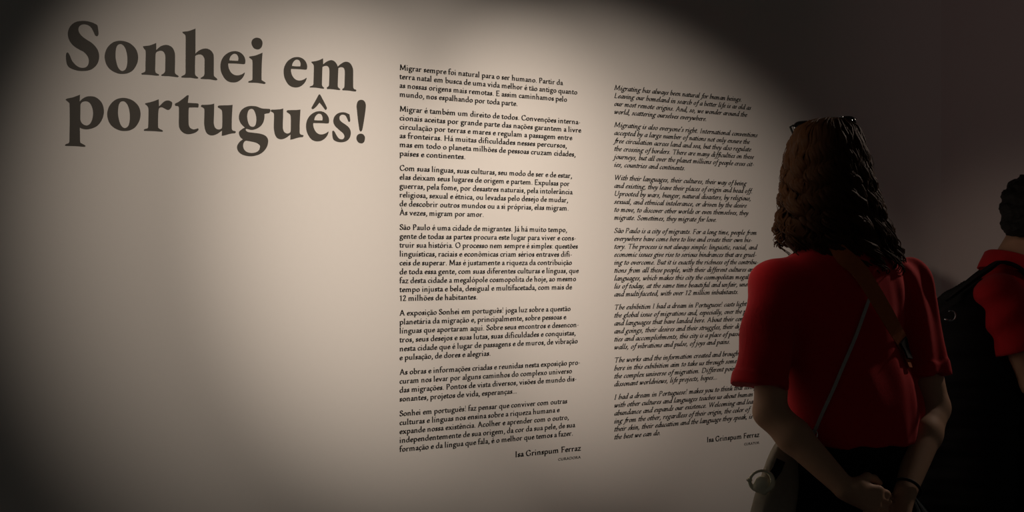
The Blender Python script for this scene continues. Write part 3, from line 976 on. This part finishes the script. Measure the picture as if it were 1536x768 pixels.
# polo shirt: boxy body, wide short sleeves, hem over the hips
T = Field(LO, HI, 0.0055)
T.ell(WB(0.030, -0.015, 0.93), (0.188, 0.158, 0.22), WB.R, 0.06)
T.ell(WB(0, 0.005, 1.10), (0.168, 0.124, 0.22), WB.R, 0.06)
T.ell(WB(0, 0.005, 1.25), (0.182, 0.128, 0.17), WB.R, 0.06)
T.cone(SHL, 0.062, SHR, 0.062, 0.05)
T.cone(NECK + np.array([0, 0, -0.04]), 0.072, NECK + np.array([0, 0, 0.0]), 0.066, 0.05)
T.clip(WB(0, 0, 0.885), (0.0, 0, -1))
T.clip(NECK + np.array([0, 0, 0.022]), np.array([0, 0, 1.0]) + WB.f * 0.35)
for S_, E_, cx in ((SHL, ELL, np.array(at(1140, 580, 3.30))), (SHR, ELR, np.array(at(1384, 563, 3.46)))):
    A_ = Field(LO, HI, 0.0055)
    end = S_ + (cx - S_) * 1.25
    A_.cone(S_, 0.066, end, 0.071, 0.02)
    A_.clip(cx, (cx - S_) + np.array([0, 0, -0.05]))
    T.union(A_, 0.022)
    B_ = Field(LO, HI, 0.0055)                              # the ribbed cuff, a little thicker
    B_.cone(S_, 0.070, end, 0.0745, 0.01)
    B_.clip(cx, (cx - S_) + np.array([0, 0, -0.05]))
    q_ = cx - (cx - S_) / np.linalg.norm(cx - S_) * 0.03
    B_.clip(q_, -(cx - S_) + np.array([0, 0, 0.05]))
    T.union(B_, 0.006)


def shirt_folds(X, Y, Z):
    a = (X - WB.o[0]) * WB.r[0] + (Y - WB.o[1]) * WB.r[1]
    right = np.clip((a - 0.06) / 0.10, 0, 1)
    left = np.clip((-a - 0.10) / 0.08, 0, 1)
    low = np.clip((1.25 - Z) / 0.3, 0, 1)
    w = 0.0050 * right * np.sin(95 * (a + 0.10 * (Z - 1.1)) + 2.2 * np.sin(9 * Z))
    w = w + 0.0030 * low * np.sin(60 * a + 5 * Z + 2 * np.sin(8 * Z + 9 * a))
    w = w + 0.0035 * left * np.sin(38 * Z + 30 * a)
    w = w + 0.0020 * np.sin(24 * Z + 17 * a + 3 * np.sin(11 * a))
    return w


T.warp(shirt_folds)
polo = T.mesh('polo_shirt', M['polo'])
adopt(woman, polo)
# turned-down collar of the polo
cv = []
ring_n = 40
for j, (rad, dz) in enumerate(((0.062, 0.040), (0.066, 0.047), (0.072, 0.043), (0.084, 0.012), (0.090, -0.006), (0.085, -0.008), (0.074, 0.016))):
    for i in range(ring_n):
        t = 2 * math.pi * i / ring_n
        fr = max(0.0, math.sin(t))
        cv.append(NECK + WB.r * rad * 1.04 * math.cos(t) + WB.f * (rad * 0.92 * math.sin(t) + 0.014) + np.array([0, 0, dz - 0.006 - 0.03 * fr]))
cf = [(j * ring_n + i, j * ring_n + (i + 1) % ring_n, ((j + 1) % 7) * ring_n + (i + 1) % ring_n, ((j + 1) % 7) * ring_n + i) for j in range(7) for i in range(ring_n)]
col = mesh_obj('collar', cv, cf, M['polo'], None, True)
col.parent = polo

# trousers
P_ = Field(LO, HI, 0.0055)
P_.ell(WB(0.030, -0.010, 0.88), (0.178, 0.138, 0.14), WB.R, 0.05)
for sg in (-1, 1):
    P_.ell(WB(0.030 + 0.075 * sg, -0.055, 0.83), (0.088, 0.085, 0.09), WB.R, 0.04)
    P_.cone(WB(0.025 + 0.090 * sg, 0, 0.84), 0.094, WB(0.092 * sg, 0.012, 0.48), 0.066, 0.03)
    P_.cone(WB(0.092 * sg, 0.012, 0.48), 0.066, WB(0.10 * sg, -0.01, 0.09), 0.058, 0.02)
P_.clip(WB(0, 0, 0.945), (0, 0, 1))
P_.clip(WB(0, 0, 0.075), (0, 0, -1))
P_.warp(lambda X, Y, Z: 0.003 * np.sin(40 * Z + 30 * X) * np.clip((0.8 - Z) / 0.2, 0, 1))
adopt(woman, P_.mesh('trousers', M['trousers']))
for sg in (-1, 1):
    Q_ = Field(WB(0.10 * sg, 0.05, 0.06) - 0.19, WB(0.10 * sg, 0.05, 0.06) + 0.19, 0.006)
    shoe(Q_, WB(0.10 * sg, -0.01, 0.09), WB.f, 1.06)
    Q_.clip((0, 0, 0.002), (0, 0, -1))
    Q_.clip((0, 0, 0.105), (0, 0, 1))
    adopt(woman, Q_.mesh('shoe', M['shoe']))

# long curly hair: the mass first, then loose locks over it
def prof(tab, y):
    for (y0, *a), (y1, *b) in zip(tab, tab[1:]):
        if y <= y1:
            t = max(0.0, (y - y0) / (y1 - y0))
            t2 = t * t * (3 - 2 * t)
            return [p + (q - p) * (t * 0.5 + t2 * 0.5) for p, q in zip(a, b)]
    return list(tab[-1][1:])


#        photo y, left x, right x, depth of the mass to the back
HTAB = [(176, 1236, 1256, 0.02), (182, 1212, 1276, 0.062), (195, 1192, 1290, 0.09), (220, 1182, 1297, 0.108), (250, 1176, 1304, 0.115), (280, 1173, 1312, 0.118),
        (310, 1171, 1322, 0.120), (340, 1168, 1332, 0.122), (365, 1170, 1340, 0.120), (385, 1190, 1346, 0.112), (400, 1225, 1349, 0.105)]
HC_Y = WY + 0.02


def hair_point(py, phi, grow=1.0):
    """phi 0 = left, 90 = back (towards the room), 180 = right"""
    l, r, d = prof(HTAB, py)
    cx, hw = (l + r) / 2, (r - l) / 2 / FPX * HC_Y
    b = -math.sin(phi) * d * grow
    if b > 0:
        b *= 0.55
    a = -math.cos(phi) * hw * grow
    c = at(cx, py, HC_Y)
    return Vector((c.x + a * 1.0 + (-0.12) * 0, HC_Y + b + 0.10 * a, c.z))


hair_parts = []
NP, NR = 44, 30
hv, hf = [], []
for j in range(NR):
    py = 177 + (384 - 177) * (j / (NR - 1)) ** 0.9
    for i in range(NP):
        phi = 2 * math.pi * i / NP
        g = 0.94 + 0.03 * math.sin(7 * phi + 0.05 * py) + 0.02 * math.sin(13 * phi - 0.09 * py)
        hv.append(hair_point(py, phi, g))
for j in range(NR - 1):
    for i in range(NP):
        a, b = j * NP + i, j * NP + (i + 1) % NP
        phi = 2 * math.pi * (i + 0.5) / NP
        if not (225 < math.degrees(phi) < 315 and j > 6):      # the face stays free
            hf.append((a, a + NP, b + NP, b))
hv.append(hair_point(176, 0, 0))
hf += [(len(hv) - 1, i, (i + 1) % NP) for i in range(NP)]
hair_parts.append((hv, hf))
rnd = random.Random(11)
for n in range(340):
    phi = math.radians(rnd.uniform(-38, 218))
    y0 = rnd.choice((rnd.uniform(178, 200), rnd.uniform(185, 300)))
    deg = math.degrees(phi)
    end = 372 + 26 * min(1, max(0, (deg - 30) / 60.0)) + rnd.uniform(-26, 16)
    if deg > 150:
        end = rnd.uniform(372, 402)
    elif deg < 30:
        end = rnd.uniform(340, 374)
    clump = int((deg + 38) / 9.5)
    cr = random.Random(clump * 7 + 3)
    lam = cr.uniform(30, 52)                        # wave length of the curl, in photo px
    ph, amp = cr.uniform(0, 6.28) + rnd.uniform(-0.5, 0.5) + y0 / lam * 6.283, cr.uniform(0.008, 0.020)
    K = 38
    L = end - y0
    path, rad = [], []
    r0 = rnd.uniform(0.0035, 0.0085)
    drift = cr.uniform(-0.2, 0.2) + rnd.uniform(-0.08, 0.08)
    flick = rnd.uniform(0.0, 0.022) if deg < 45 or deg > 150 else rnd.uniform(0.0, 0.008)
    for i in range(K):
        t = i / (K - 1)
        py = y0 + L * t
        am = amp * min(1.0, 0.15 + 1.3 * t)
        th = 2 * math.pi * t * L / lam + ph
        p = hair_point(py, phi + drift * t + am * 7 * math.sin(th), 0.975)
        c = hair_point(py, 0, 0)
        out = Vector((p.x - c.x, p.y - c.y, 0))
        if out.length > 1e-4:
            out.normalize()
        p = p + out * (am * 0.8 * math.cos(th) + flick * max(0, t - 0.7) / 0.3)
        path.append(p)
        rad.append(r0 * (min(1, 4 * t + 0.4)) * (1 - 0.8 * max(0, t - 0.6) / 0.4))
    hair_parts.append(tube(path, rad, 6))
# single fly-away strands
for n in range(60):
    phi = math.radians(rnd.choice((rnd.uniform(-20, 20), rnd.uniform(160, 200), rnd.uniform(30, 150))))
    y0 = rnd.uniform(200, 350)
    path = []
    for i in range(9):
        t = i / 8
        path.append(hair_point(min(402, y0 + 40 * t), phi, 1.0 + 0.10 * math.sin(2.4 * t) * rnd.uniform(0.6, 1.2)))
    hair_parts.append(tube(path, 0.0008, 4))
v, f = merge(hair_parts)
adopt(woman, mesh_obj('hair', v, f, M['hair'], None, True))

# black bracelet on the right wrist
wd = (WRR - ELR) / np.linalg.norm(WRR - ELR)
s1 = np.cross(wd, (0, 0, 1)); s1 /= np.linalg.norm(s1)
s2 = np.cross(wd, s1)
cb = WRR - wd * 0.012
v, f = tube([cb + (s1 * math.cos(t) + s2 * math.sin(t)) * 0.0350 for t in [i * math.pi / 16 for i in range(32)]], 0.0040, 8, True)
bracelet = tag(mesh_obj('bracelet', v, f, M['leather'], None, True), 'thin black bracelet around the wrist of the woman in the red polo', 'bracelet')

# ------------------------------------------------------------------ the person at the right edge, seen from behind and the side
MY = 4.28
MB = Body(at(1512, 388, MY).x, MY, math.radians(-68))
man = tag(empty('person', (MB.o[0], MB.o[1], 0)), 'dark-haired person in a red polo with a black backpack, cut by the right edge', 'person')
LO2, HI2 = (1.32, 3.90, -0.01), (2.15, 4.70, 1.72)
mSH = {-1: np.array(at(1492, 442, MY + 0.20)), 1: np.array(at(1500, 446, MY - 0.15))}
mEL = {-1: np.array(at(1550, 590, MY + 0.22)), 1: np.array(at(1552, 575, MY - 0.20))}
mWR = {-1: np.array(at(1640, 560, MY + 0.10)), 1: np.array(at(1645, 545, MY - 0.10))}
mNECK = np.array(at(1514, 402, MY + 0.02))
mHEAD = np.array(at(1552, 322, MY + 0.02))
Rm = [MB.r, MB.f, np.array([0, 0, 1.0])]
F = Field(LO2, HI2, 0.0058)
gM = head_features(F, mHEAD, Rm, 1.0)
F.cone(mNECK, 0.062, mHEAD + np.array([-0.015, 0, -0.05]), 0.056, 0.03)
F.ell(MB(0, 0.0, 0.90), (0.150, 0.115, 0.12), MB.R, 0.05)
F.ell(MB(0, 0.0, 1.04), (0.140, 0.100, 0.15), MB.R, 0.05)
F.ell(MB(0, 0.0, 1.14), (0.135, 0.095, 0.13), MB.R, 0.04)
F.cone(mSH[-1], 0.055, mSH[1], 0.055, 0.04)
for sg in (-1, 1):
    F.cone(mSH[sg], 0.052, mEL[sg], 0.043, 0.02)
    m_ = mEL[sg] + (mWR[sg] - mEL[sg]) * 0.3
    F.cone(mEL[sg], 0.043, m_, 0.044, 0.015)
    F.cone(m_, 0.044, mWR[sg], 0.029, 0.015)
    add_hand(F, mWR[sg], MB.f * 1.0 + np.array([0, 0, 0.25]), np.array([0, 0, 0.3]) - MB.r * sg, (0, 0, 1), 1.0, 0.45)
    hip, knee, ank = MB(0.085 * sg, 0, 0.85), MB(0.09 * sg, 0.02, 0.47), MB(0.10 * sg, -0.02, 0.09)
    F.cone(hip, 0.078, knee, 0.052, 0.03)
    F.cone(knee, 0.052, ank, 0.038, 0.02)
    shoe(F, ank, MB.f, 0.8)
adopt(man, F.mesh('body', M['skin']))
face_details(man, gM, Rm, 1.0)
T = Field(LO2, HI2, 0.0058)
T.ell(MB(0, 0, 0.94), (0.170, 0.135, 0.20), MB.R, 0.06)
T.ell(MB(0, 0, 1.10), (0.165, 0.125, 0.20), MB.R, 0.06)
T.ell(MB(0, 0.02, 1.15), (0.160, 0.125, 0.155), MB.R, 0.05)
T.cone(mSH[-1], 0.066, mSH[1], 0.066, 0.05)
T.cone(mNECK + np.array([-0.01, 0, -0.07]), 0.085, mNECK, 0.070, 0.05)
T.clip(MB(0, 0, 0.965), (0, 0, -1))
T.clip(mNECK + np.array([0, 0, 0.012]), (0.20, 0.0, 1.0))
for sg in (-1, 1):
    A_ = Field(LO2, HI2, 0.0058)
    d_ = mEL[sg] - mSH[sg]
    A_.cone(mSH[sg], 0.076, mSH[sg] + d_ * 0.85, 0.088, 0.02)
    A_.clip(mSH[sg] + d_ * 0.62, d_ + np.array([0.0, 0, -0.10]))
    T.union(A_, 0.025)
T.warp(lambda X, Y, Z: 0.005 * np.sin(70 * (X * 0.6 - Z * 0.8)) * np.clip((1.34 - Z) / 0.1, 0, 1) + 0.003 * np.sin(45 * Z + 20 * X))
mpolo = T.mesh('polo_shirt', M['polo'])
adopt(man, mpolo)
cv = []
for j, (rad, dz) in enumerate(((0.064, 0.026), (0.069, 0.034), (0.077, 0.030), (0.094, -0.006), (0.100, -0.022), (0.094, -0.024), (0.080, 0.004))):
    for i in range(ring_n):
        t = 2 * math.pi * i / ring_n
        fr = math.sin(t)
        cv.append(mNECK + MB.r * rad * 1.08 * math.cos(t) + MB.f * (rad * 1.02 * fr + 0.004) + np.array([0, 0, dz - 0.022 * fr + 0.006]))
mcol = mesh_obj('collar', cv, cf, M['polo'], None, True)
mcol.parent = mpolo
P_ = Field(LO2, HI2, 0.0058)
P_.ell(MB(0, 0, 0.88), (0.172, 0.138, 0.17), MB.R, 0.05)
for sg in (-1, 1):
    P_.cone(MB(0.088 * sg, 0, 0.83), 0.092, MB(0.09 * sg, 0.02, 0.47), 0.070, 0.03)
    P_.cone(MB(0.09 * sg, 0.02, 0.47), 0.070, MB(0.10 * sg, -0.02, 0.09), 0.060, 0.02)
P_.clip(MB(0, 0, 1.02), (0, 0, 1))
P_.clip(MB(0, 0, 0.075), (0, 0, -1))
adopt(man, P_.mesh('trousers', M['trousers']))
for sg in (-1, 1):
    c_ = MB(0.10 * sg, 0.04, 0.06)
    Q_ = Field(c_ - 0.2, c_ + 0.2, 0.006)
    shoe(Q_, MB(0.10 * sg, -0.02, 0.09), MB.f, 1.08)
    Q_.clip((0, 0, 0.002), (0, 0, -1))
    Q_.clip((0, 0, 0.105), (0, 0, 1))
    adopt(man, Q_.mesh('shoe', M['shoe']))
# short dark hair: a close cap with a tousled surface, leaving the face and ears free
Hh = Field(mHEAD - 0.17, mHEAD + 0.17, 0.0045)
gh = lambda a, b, c: mHEAD + MB.r * a + MB.f * b + np.array([0, 0, c])
Hh.ell(gh(0, -0.014, 0.034), (0.086, 0.104, 0.100), Rm, 0.02)
Hh.ell(gh(0, -0.045, -0.025), (0.072, 0.064, 0.075), Rm, 0.03)
Hh.clip(gh(0, 0.060, 0.035), MB.f * 1.0 + np.array([0, 0, -0.55]))
Hh.clip(gh(0, 0.0, -0.075), (0, 0, -1))
Hh.warp(lambda X, Y, Z: 0.0035 * np.sin(230 * X + 3 * np.sin(150 * Z)) * np.sin(210 * Z + 90 * Y) + 0.003 * np.sin(120 * Z + 80 * X))
adopt(man, Hh.mesh('hair', M['black_hair']))

# ------------------------------------------------------------------ what the woman carries
polo_bvh = bvh_of(polo)
TO_W = Matrix.Translation(Vector((0, 0, 0)))


def lay(points, bvh, lift, n=28):
    """a path over a garment through photo positions"""
    dense = spline([tuple(map(float, p)) for p in points], False, max(2, n // max(1, len(points) - 1)))
    P, N = [], []
    for x, y in dense:
        h = on_surface(bvh, x, y, lift)
        if h:
            P.append(h[0]); N.append(h[1])
    for _ in range(3):
        P = [P[0]] + [(a + b * 2 + c) / 4 for a, b, c in zip(P, P[1:], P[2:])] + [P[-1]]
        N = [N[0]] + [((a + b * 2 + c) / 4).normalized() for a, b, c in zip(N, N[1:], N[2:])] + [N[-1]]
    return P, N


# wide orange-brown strap across the back, ending in a black leather tab
P, N = lay([(1250, 366), (1264, 386), (1287, 408), (1318, 458), (1351, 517)], polo_bvh, 0.008)
strap = tag(empty('shoulder_strap', P[-1]), 'wide orange-brown strap slung across the back of the woman in the red polo', 'strap')
Nt = []
for i, (p, q) in enumerate(zip(P, N)):
    t_ = (P[min(i + 1, len(P) - 1)] - P[max(0, i - 1)]).normalized()
    Nt.append(Matrix.Rotation(0.22, 3, t_) @ q)
v, f = ribbon(P, Nt, [0.030 + 0.014 * min(1, i / 8) for i in range(len(P))], 0.0025)
adopt(strap, mesh_obj('webbing', v, f, M['strap']))
P2, N2 = lay([(1347, 510), (1352, 524), (1358, 541)], polo_bvh, 0.011, 10)
v, f = ribbon(P2, N2, [0.040, 0.042, 0.040, 0.036, 0.032, 0.028, 0.026, 0.026, 0.026, 0.026, 0.026, 0.026][:len(P2)] + [0.026] * max(0, len(P2) - 12), 0.005)
tab = mesh_obj('leather_tab', v, f, M['leather'])
tab['label'] = 'black leather tab'
adopt(strap, tab)
P3, N3 = lay([(1356, 537), (1359, 545), (1362, 553)], polo_bvh, 0.007, 8)
v, f = ribbon(P3, N3, 0.016, 0.0025)
adopt(strap, mesh_obj('narrow_webbing', v, f, M['strap']))

# grey-beige bag at the left hip with its thin cord across the back
BY = 3.335
bag = tag(empty('tote_bag', at(1156, 768, BY)), 'grey-beige canvas bag hanging at the left hip of the woman in the red polo', 'bag')
bag.location.z = at(1154, 848, BY).z
BROWS = [(660, 1180, 0.020, 0.010), (668, 1179, 0.034, 0.017), (695, 1174, 0.050, 0.024), (730, 1167, 0.058, 0.030), (780, 1159, 0.064, 0.034), (830, 1155, 0.065, 0.036), (844, 1154, 0.060, 0.030), (848, 1154, 0.030, 0.012)]
bv, bf = [], []
BN = 40
rows = spline(BROWS, False, 5)
for py, cx, hw, hd in rows:
    c = np.array(at(cx, py, BY))
    for i in range(BN):
        t = 2 * math.pi * i / BN
        ct, st = math.cos(t), math.sin(t)
        k = 1 + 0.035 * math.sin(5 * t + py * 0.05)
        bv.append(c + WB.r * hw * k * math.copysign(abs(ct) ** 0.75, ct) + WB.f * hd * k * math.copysign(abs(st) ** 0.75, st))
for j in range(len(rows) - 1):
    bf += [(j * BN + i, (j + 1) * BN + i, (j + 1) * BN + (i + 1) % BN, j * BN + (i + 1) % BN) for i in range(BN)]
bf += [tuple(range(BN)), tuple(range(len(rows) * BN - 1, (len(rows) - 1) * BN - 1, -1))]
adopt(bag, mesh_obj('bag_body', bv, bf, M['canvas'], None, True))
P, N = lay([(1303, 446), (1283, 502), (1260, 560), (1238, 612), (1222, 650)], polo_bvh, 0.004)
P += [at(1214, 664, 3.300), at(1200, 676, 3.33), at(1188, 682, 3.345)]
N += [N[-1]] * 3
v, f = ribbon(P, N, 0.0085, 0.003)
adopt(bag, mesh_obj('cord_strap', v, f, M['cord']))
rc = at(1221, 652, 3.288)
v, f = tube([rc + Vector((math.cos(t) * 0.009, 0, math.sin(t) * 0.011)) for t in [i * math.pi / 10 for i in range(20)]], 0.0018, 6, True)
adopt(bag, mesh_obj('buckle', v, f, M['metal'], None, True))
fl, fn_ = [], []
v, f = ribbon([at(1171, 690, BY - 0.034), at(1166, 703, BY - 0.040), at(1157, 716, BY - 0.044)], [(0, -1, 0)] * 3, 0.024, 0.004)
adopt(bag, mesh_obj('dark_tab', v, f, M['leather']))

# cream ring-shaped trinket on the bag
tc = at(1142, 721, BY - 0.062)
trk = tag(empty('bag_charm', tc), 'cream ring-shaped charm with a round ball hanging on the grey-beige bag', 'charm')
v, f = tube([tc + Vector((math.cos(t) * 0.029, 0.004 * math.sin(2 * t), math.sin(t) * 0.025)) for t in [i * math.pi / 16 for i in range(32)]], [0.0055 + 0.002 * math.cos(i * math.pi / 16 + 1) for i in range(32)], 8, True)
adopt(trk, mesh_obj('ring', v, f, M['cream'], None, True))
G = Field(np.array(tc) - 0.06, np.array(tc) + 0.06, 0.0028)
G.ell(np.array(tc) + [0.001, 0.0, -0.006], (0.018, 0.013, 0.018), None, 0.006)
G.cone(np.array(tc) + [-0.012, 0, -0.016], 0.009, np.array(tc) + [0.006, 0, -0.026], 0.010, 0.01)
G.ell(np.array(tc) + [-0.030, 0.0, 0.002], (0.008, 0.006, 0.006), None, 0.006)
adopt(trk, G.mesh('ball', M['cream']))

# sunglasses pushed up on the head
gc = at(1238, 187, WY + 0.045)
sun = tag(empty('sunglasses', gc), 'dark sunglasses pushed up on top of the curly brown hair', 'sunglasses')
gr = (Vector(WB.r) + Vector((0, 0, 0.12))).normalized()
gu = (Vector(WB.f) * 0.25 + Vector((0, 0, 1))).normalized()
gf = gu.cross(gr).normalized()
for sg in (-1, 1):
    lc = at(1206 if sg < 0 else 1269, 191 if sg < 0 else 184, WY + (0.03 if sg < 0 else 0.06))
    ol = []
    for i in range(24):
        t = 2 * math.pi * i / 24
        c_, s_ = math.cos(t), math.sin(t)
        ol.append((0.030 * math.copysign(abs(c_) ** 0.7, c_), 0.015 * math.copysign(abs(s_) ** 0.75, s_)))
    vs, fs = [], []
    for dz in (0.0, 0.0022):
        for k in (1.0, 0.6, 0.2):
            vs += [lc + gr * x * k + gu * y * k + gf * (-(0.006 * (1 - k * k)) + dz) for x, y in ol]
    for s_ in range(2):
        o_ = s_ * 72
        for j in range(2):
            for i in range(24):
                q = (o_ + j * 24 + i, o_ + j * 24 + (i + 1) % 24, o_ + (j + 1) * 24 + (i + 1) % 24, o_ + (j + 1) * 24 + i)
                fs.append(q if s_ == 0 else q[::-1])
        cap = tuple(o_ + 48 + i for i in range(24))
        fs.append(cap if s_ == 0 else cap[::-1])
    fs += [(i, 72 + i, 72 + (i + 1) % 24, (i + 1) % 24) for i in range(24)]
    adopt(sun, mesh_obj('lens', vs, fs, M['sun_lens'], None, True))
    v, f = tube([lc + gr * x * 1.04 + gu * y * 1.06 for x, y in ol], 0.0028, 6, True)
    adopt(sun, mesh_obj('rim', v, f, M['frame'], None, True))
    hp = lc + gr * 0.033 * sg + gu * 0.008
    v, f = tube([hp, hp - gf * -0.01 + gr * 0.004 * sg, Vector(HEADC) + Vector(WB.r) * 0.092 * sg + Vector((0, 0, 0.055)), Vector(HEADC) + Vector(WB.r) * 0.098 * sg - Vector(WB.f) * 0.01 + Vector((0, 0, 0.0))], [0.003, 0.003, 0.0028, 0.002], 6)
    adopt(sun, mesh_obj('temple', v, f, M['frame'], None, True))
    G = Field(np.array(hp) - 0.012, np.array(hp) + 0.012, 0.0012)
    hq = np.array(lc + gr * (0.020 if sg < 0 else -0.012) * 1.0 + gu * 0.0165)
    G = Field(hq - 0.012, hq + 0.012, 0.0011)
    G.ell(hq, (0.0052, 0.0036, 0.0036), None, 0.001)
    adopt(sun, G.mesh('glint_bead', M['glint_bead']))  # steel bead added on top of the rim to catch a glint
lcA, lcB = at(1206, 191, WY + 0.03), at(1269, 184, WY + 0.06)
v, f = tube([lcA + gr * 0.030 + gu * 0.004, (lcA + lcB) / 2 + gu * 0.010, lcB - gr * 0.030 + gu * 0.004], 0.0026, 6)
adopt(sun, mesh_obj('bridge', v, f, M['frame'], None, True))

# striped cloth held in the right hand
m_dark = material('dark_cloth_stripe', (0.015, 0.016, 0.018), 0.9, 0.1, 0.1, 80)
m_pale = material('pale_grey_cloth_stripe', (0.85, 0.90, 0.93), 0.9, 0.1, 0.1, 80)
vs, fs, mi = [], [], []
top_c, NPL = at(1369, 741, 3.245), 8
for i in range(NPL + 1):
    t = i / NPL
    fold = 0.010 * (1 if i % 2 else -1)
    x1, y1 = 1366 + 44 * t, 786 - 6 * t
    tp = at(1365 + 7 * t, 743 - 4 * t * (1 - t), 3.245)
    bt = at(x1, y1, 3.25) + Vector((0, fold, 0))
    b2 = at(1364 + 52 * t, 850, 3.26) + Vector((0, fold * 1.4, 0))
    for q in (tp, bt, b2):
        vs += [q, q + Vector((0, 0.0015, 0))]
for i in range(NPL):
    for j in range(2):
        a, b = i * 6 + j * 2, (i + 1) * 6 + j * 2
        fs += [(a, b, b + 2, a + 2), (a + 1, a + 3, b + 3, b + 1)]
        mi += [1 if i in (0, 3, 5, 6) else 0] * 2
cl = mesh_obj('striped_cloth', vs, fs, m_dark)
cl.data.materials.append(m_pale)
cl.data.polygons.foreach_set('material_index', mi)
tag(cl, 'grey and black striped cloth held at the clasped hands of the woman', 'cloth')

# ------------------------------------------------------------------ the backpack of the person at the right edge
bp = tag(empty('backpack', at(1436, 690, MY)), 'black backpack with a steel ring on the back of the person at the right edge', 'backpack')
G = Field((1.18, 3.95, 0.40), (1.70, 4.62, 1.40), 0.0055)
for py, cx, hw, hd in spline([(452, 1441, 0.075, 0.125), (490, 1444, 0.108, 0.155), (560, 1450, 0.140, 0.175), (640, 1450, 0.146, 0.178), (735, 1448, 0.142, 0.172)], False, 5):
    G.ell(np.array(at(cx, py, MY - 0.02)), (hd, hw, 0.09), MB.R, 0.04)
G.cone(at(1402, 590, MY - 0.03), 0.070, at(1402, 735, MY - 0.03), 0.075, 0.05)
G.clip(np.array(at(1438, 434, MY)), (-0.62, 0, 0.78))
G.warp(lambda X, Y, Z: 0.003 * np.sin(60 * Z + 25 * Y) + 0.0015 * np.sin(140 * Z))
adopt(bp, G.mesh('pack_body', M['backpack']))
G = Field((1.10, 4.00, 0.50), (1.45, 4.52, 1.10), 0.0055)
for py in (600, 625, 650, 675, 700):
    G.ell(np.array(at(1396, py, MY - 0.02)), (0.120, 0.060, 0.07), MB.R, 0.03)
adopt(bp, G.mesh('outer_pocket', M['backpack']))
mb = bvh_of(mpolo)
for sg in (1, -1):
    S_ = mSH[sg] * 0.62 + mNECK * 0.38
    pts = [np.array(at(1425, 450, MY - 0.12 * sg)), S_ + np.array([-0.055, 0, 0.045]), S_ + np.array([0.0, 0, 0.072]), S_ + np.array([0.07, 0, 0.03]), S_ + np.array([0.105, -0.01 * sg, -0.08]), S_ + np.array([0.10, -0.02 * sg, -0.20]), S_ + np.array([0.02, -0.06 * sg, -0.32])]
    path = [Vector(q) for q in spline([tuple(q) for q in pts], False, 6)]
    cen = Vector(MB(0, 0, 1.15))
    nor = []
    for q in path:
        w_ = q - Vector((cen.x - 0.02, q.y, 1.16))
        nor.append(w_.normalized())
    v, f = ribbon(path, nor, 0.048, 0.010)
    adopt(bp, mesh_obj('shoulder_strap', v, f, M['backpack']))
rc = at(1426, 474, MY - 0.185)
v, f = tube([rc + Vector((math.cos(t) * 0.016, -0.004 * math.sin(t), math.sin(t) * 0.016)) for t in [math.pi * (-0.80 + 1.45 * i / 20) for i in range(21)]], 0.0022, 6)
adopt(bp, mesh_obj('steel_ring', v, f, M['metal'], None, True))
v, f = tube([rc + Vector((-0.020, 0, -0.010)), rc + Vector((-0.006, -0.004, -0.013)), rc + Vector((0.004, 0, -0.010))], 0.0022, 6)
adopt(bp, mesh_obj('ring_bar', v, f, M['metal'], None, True))
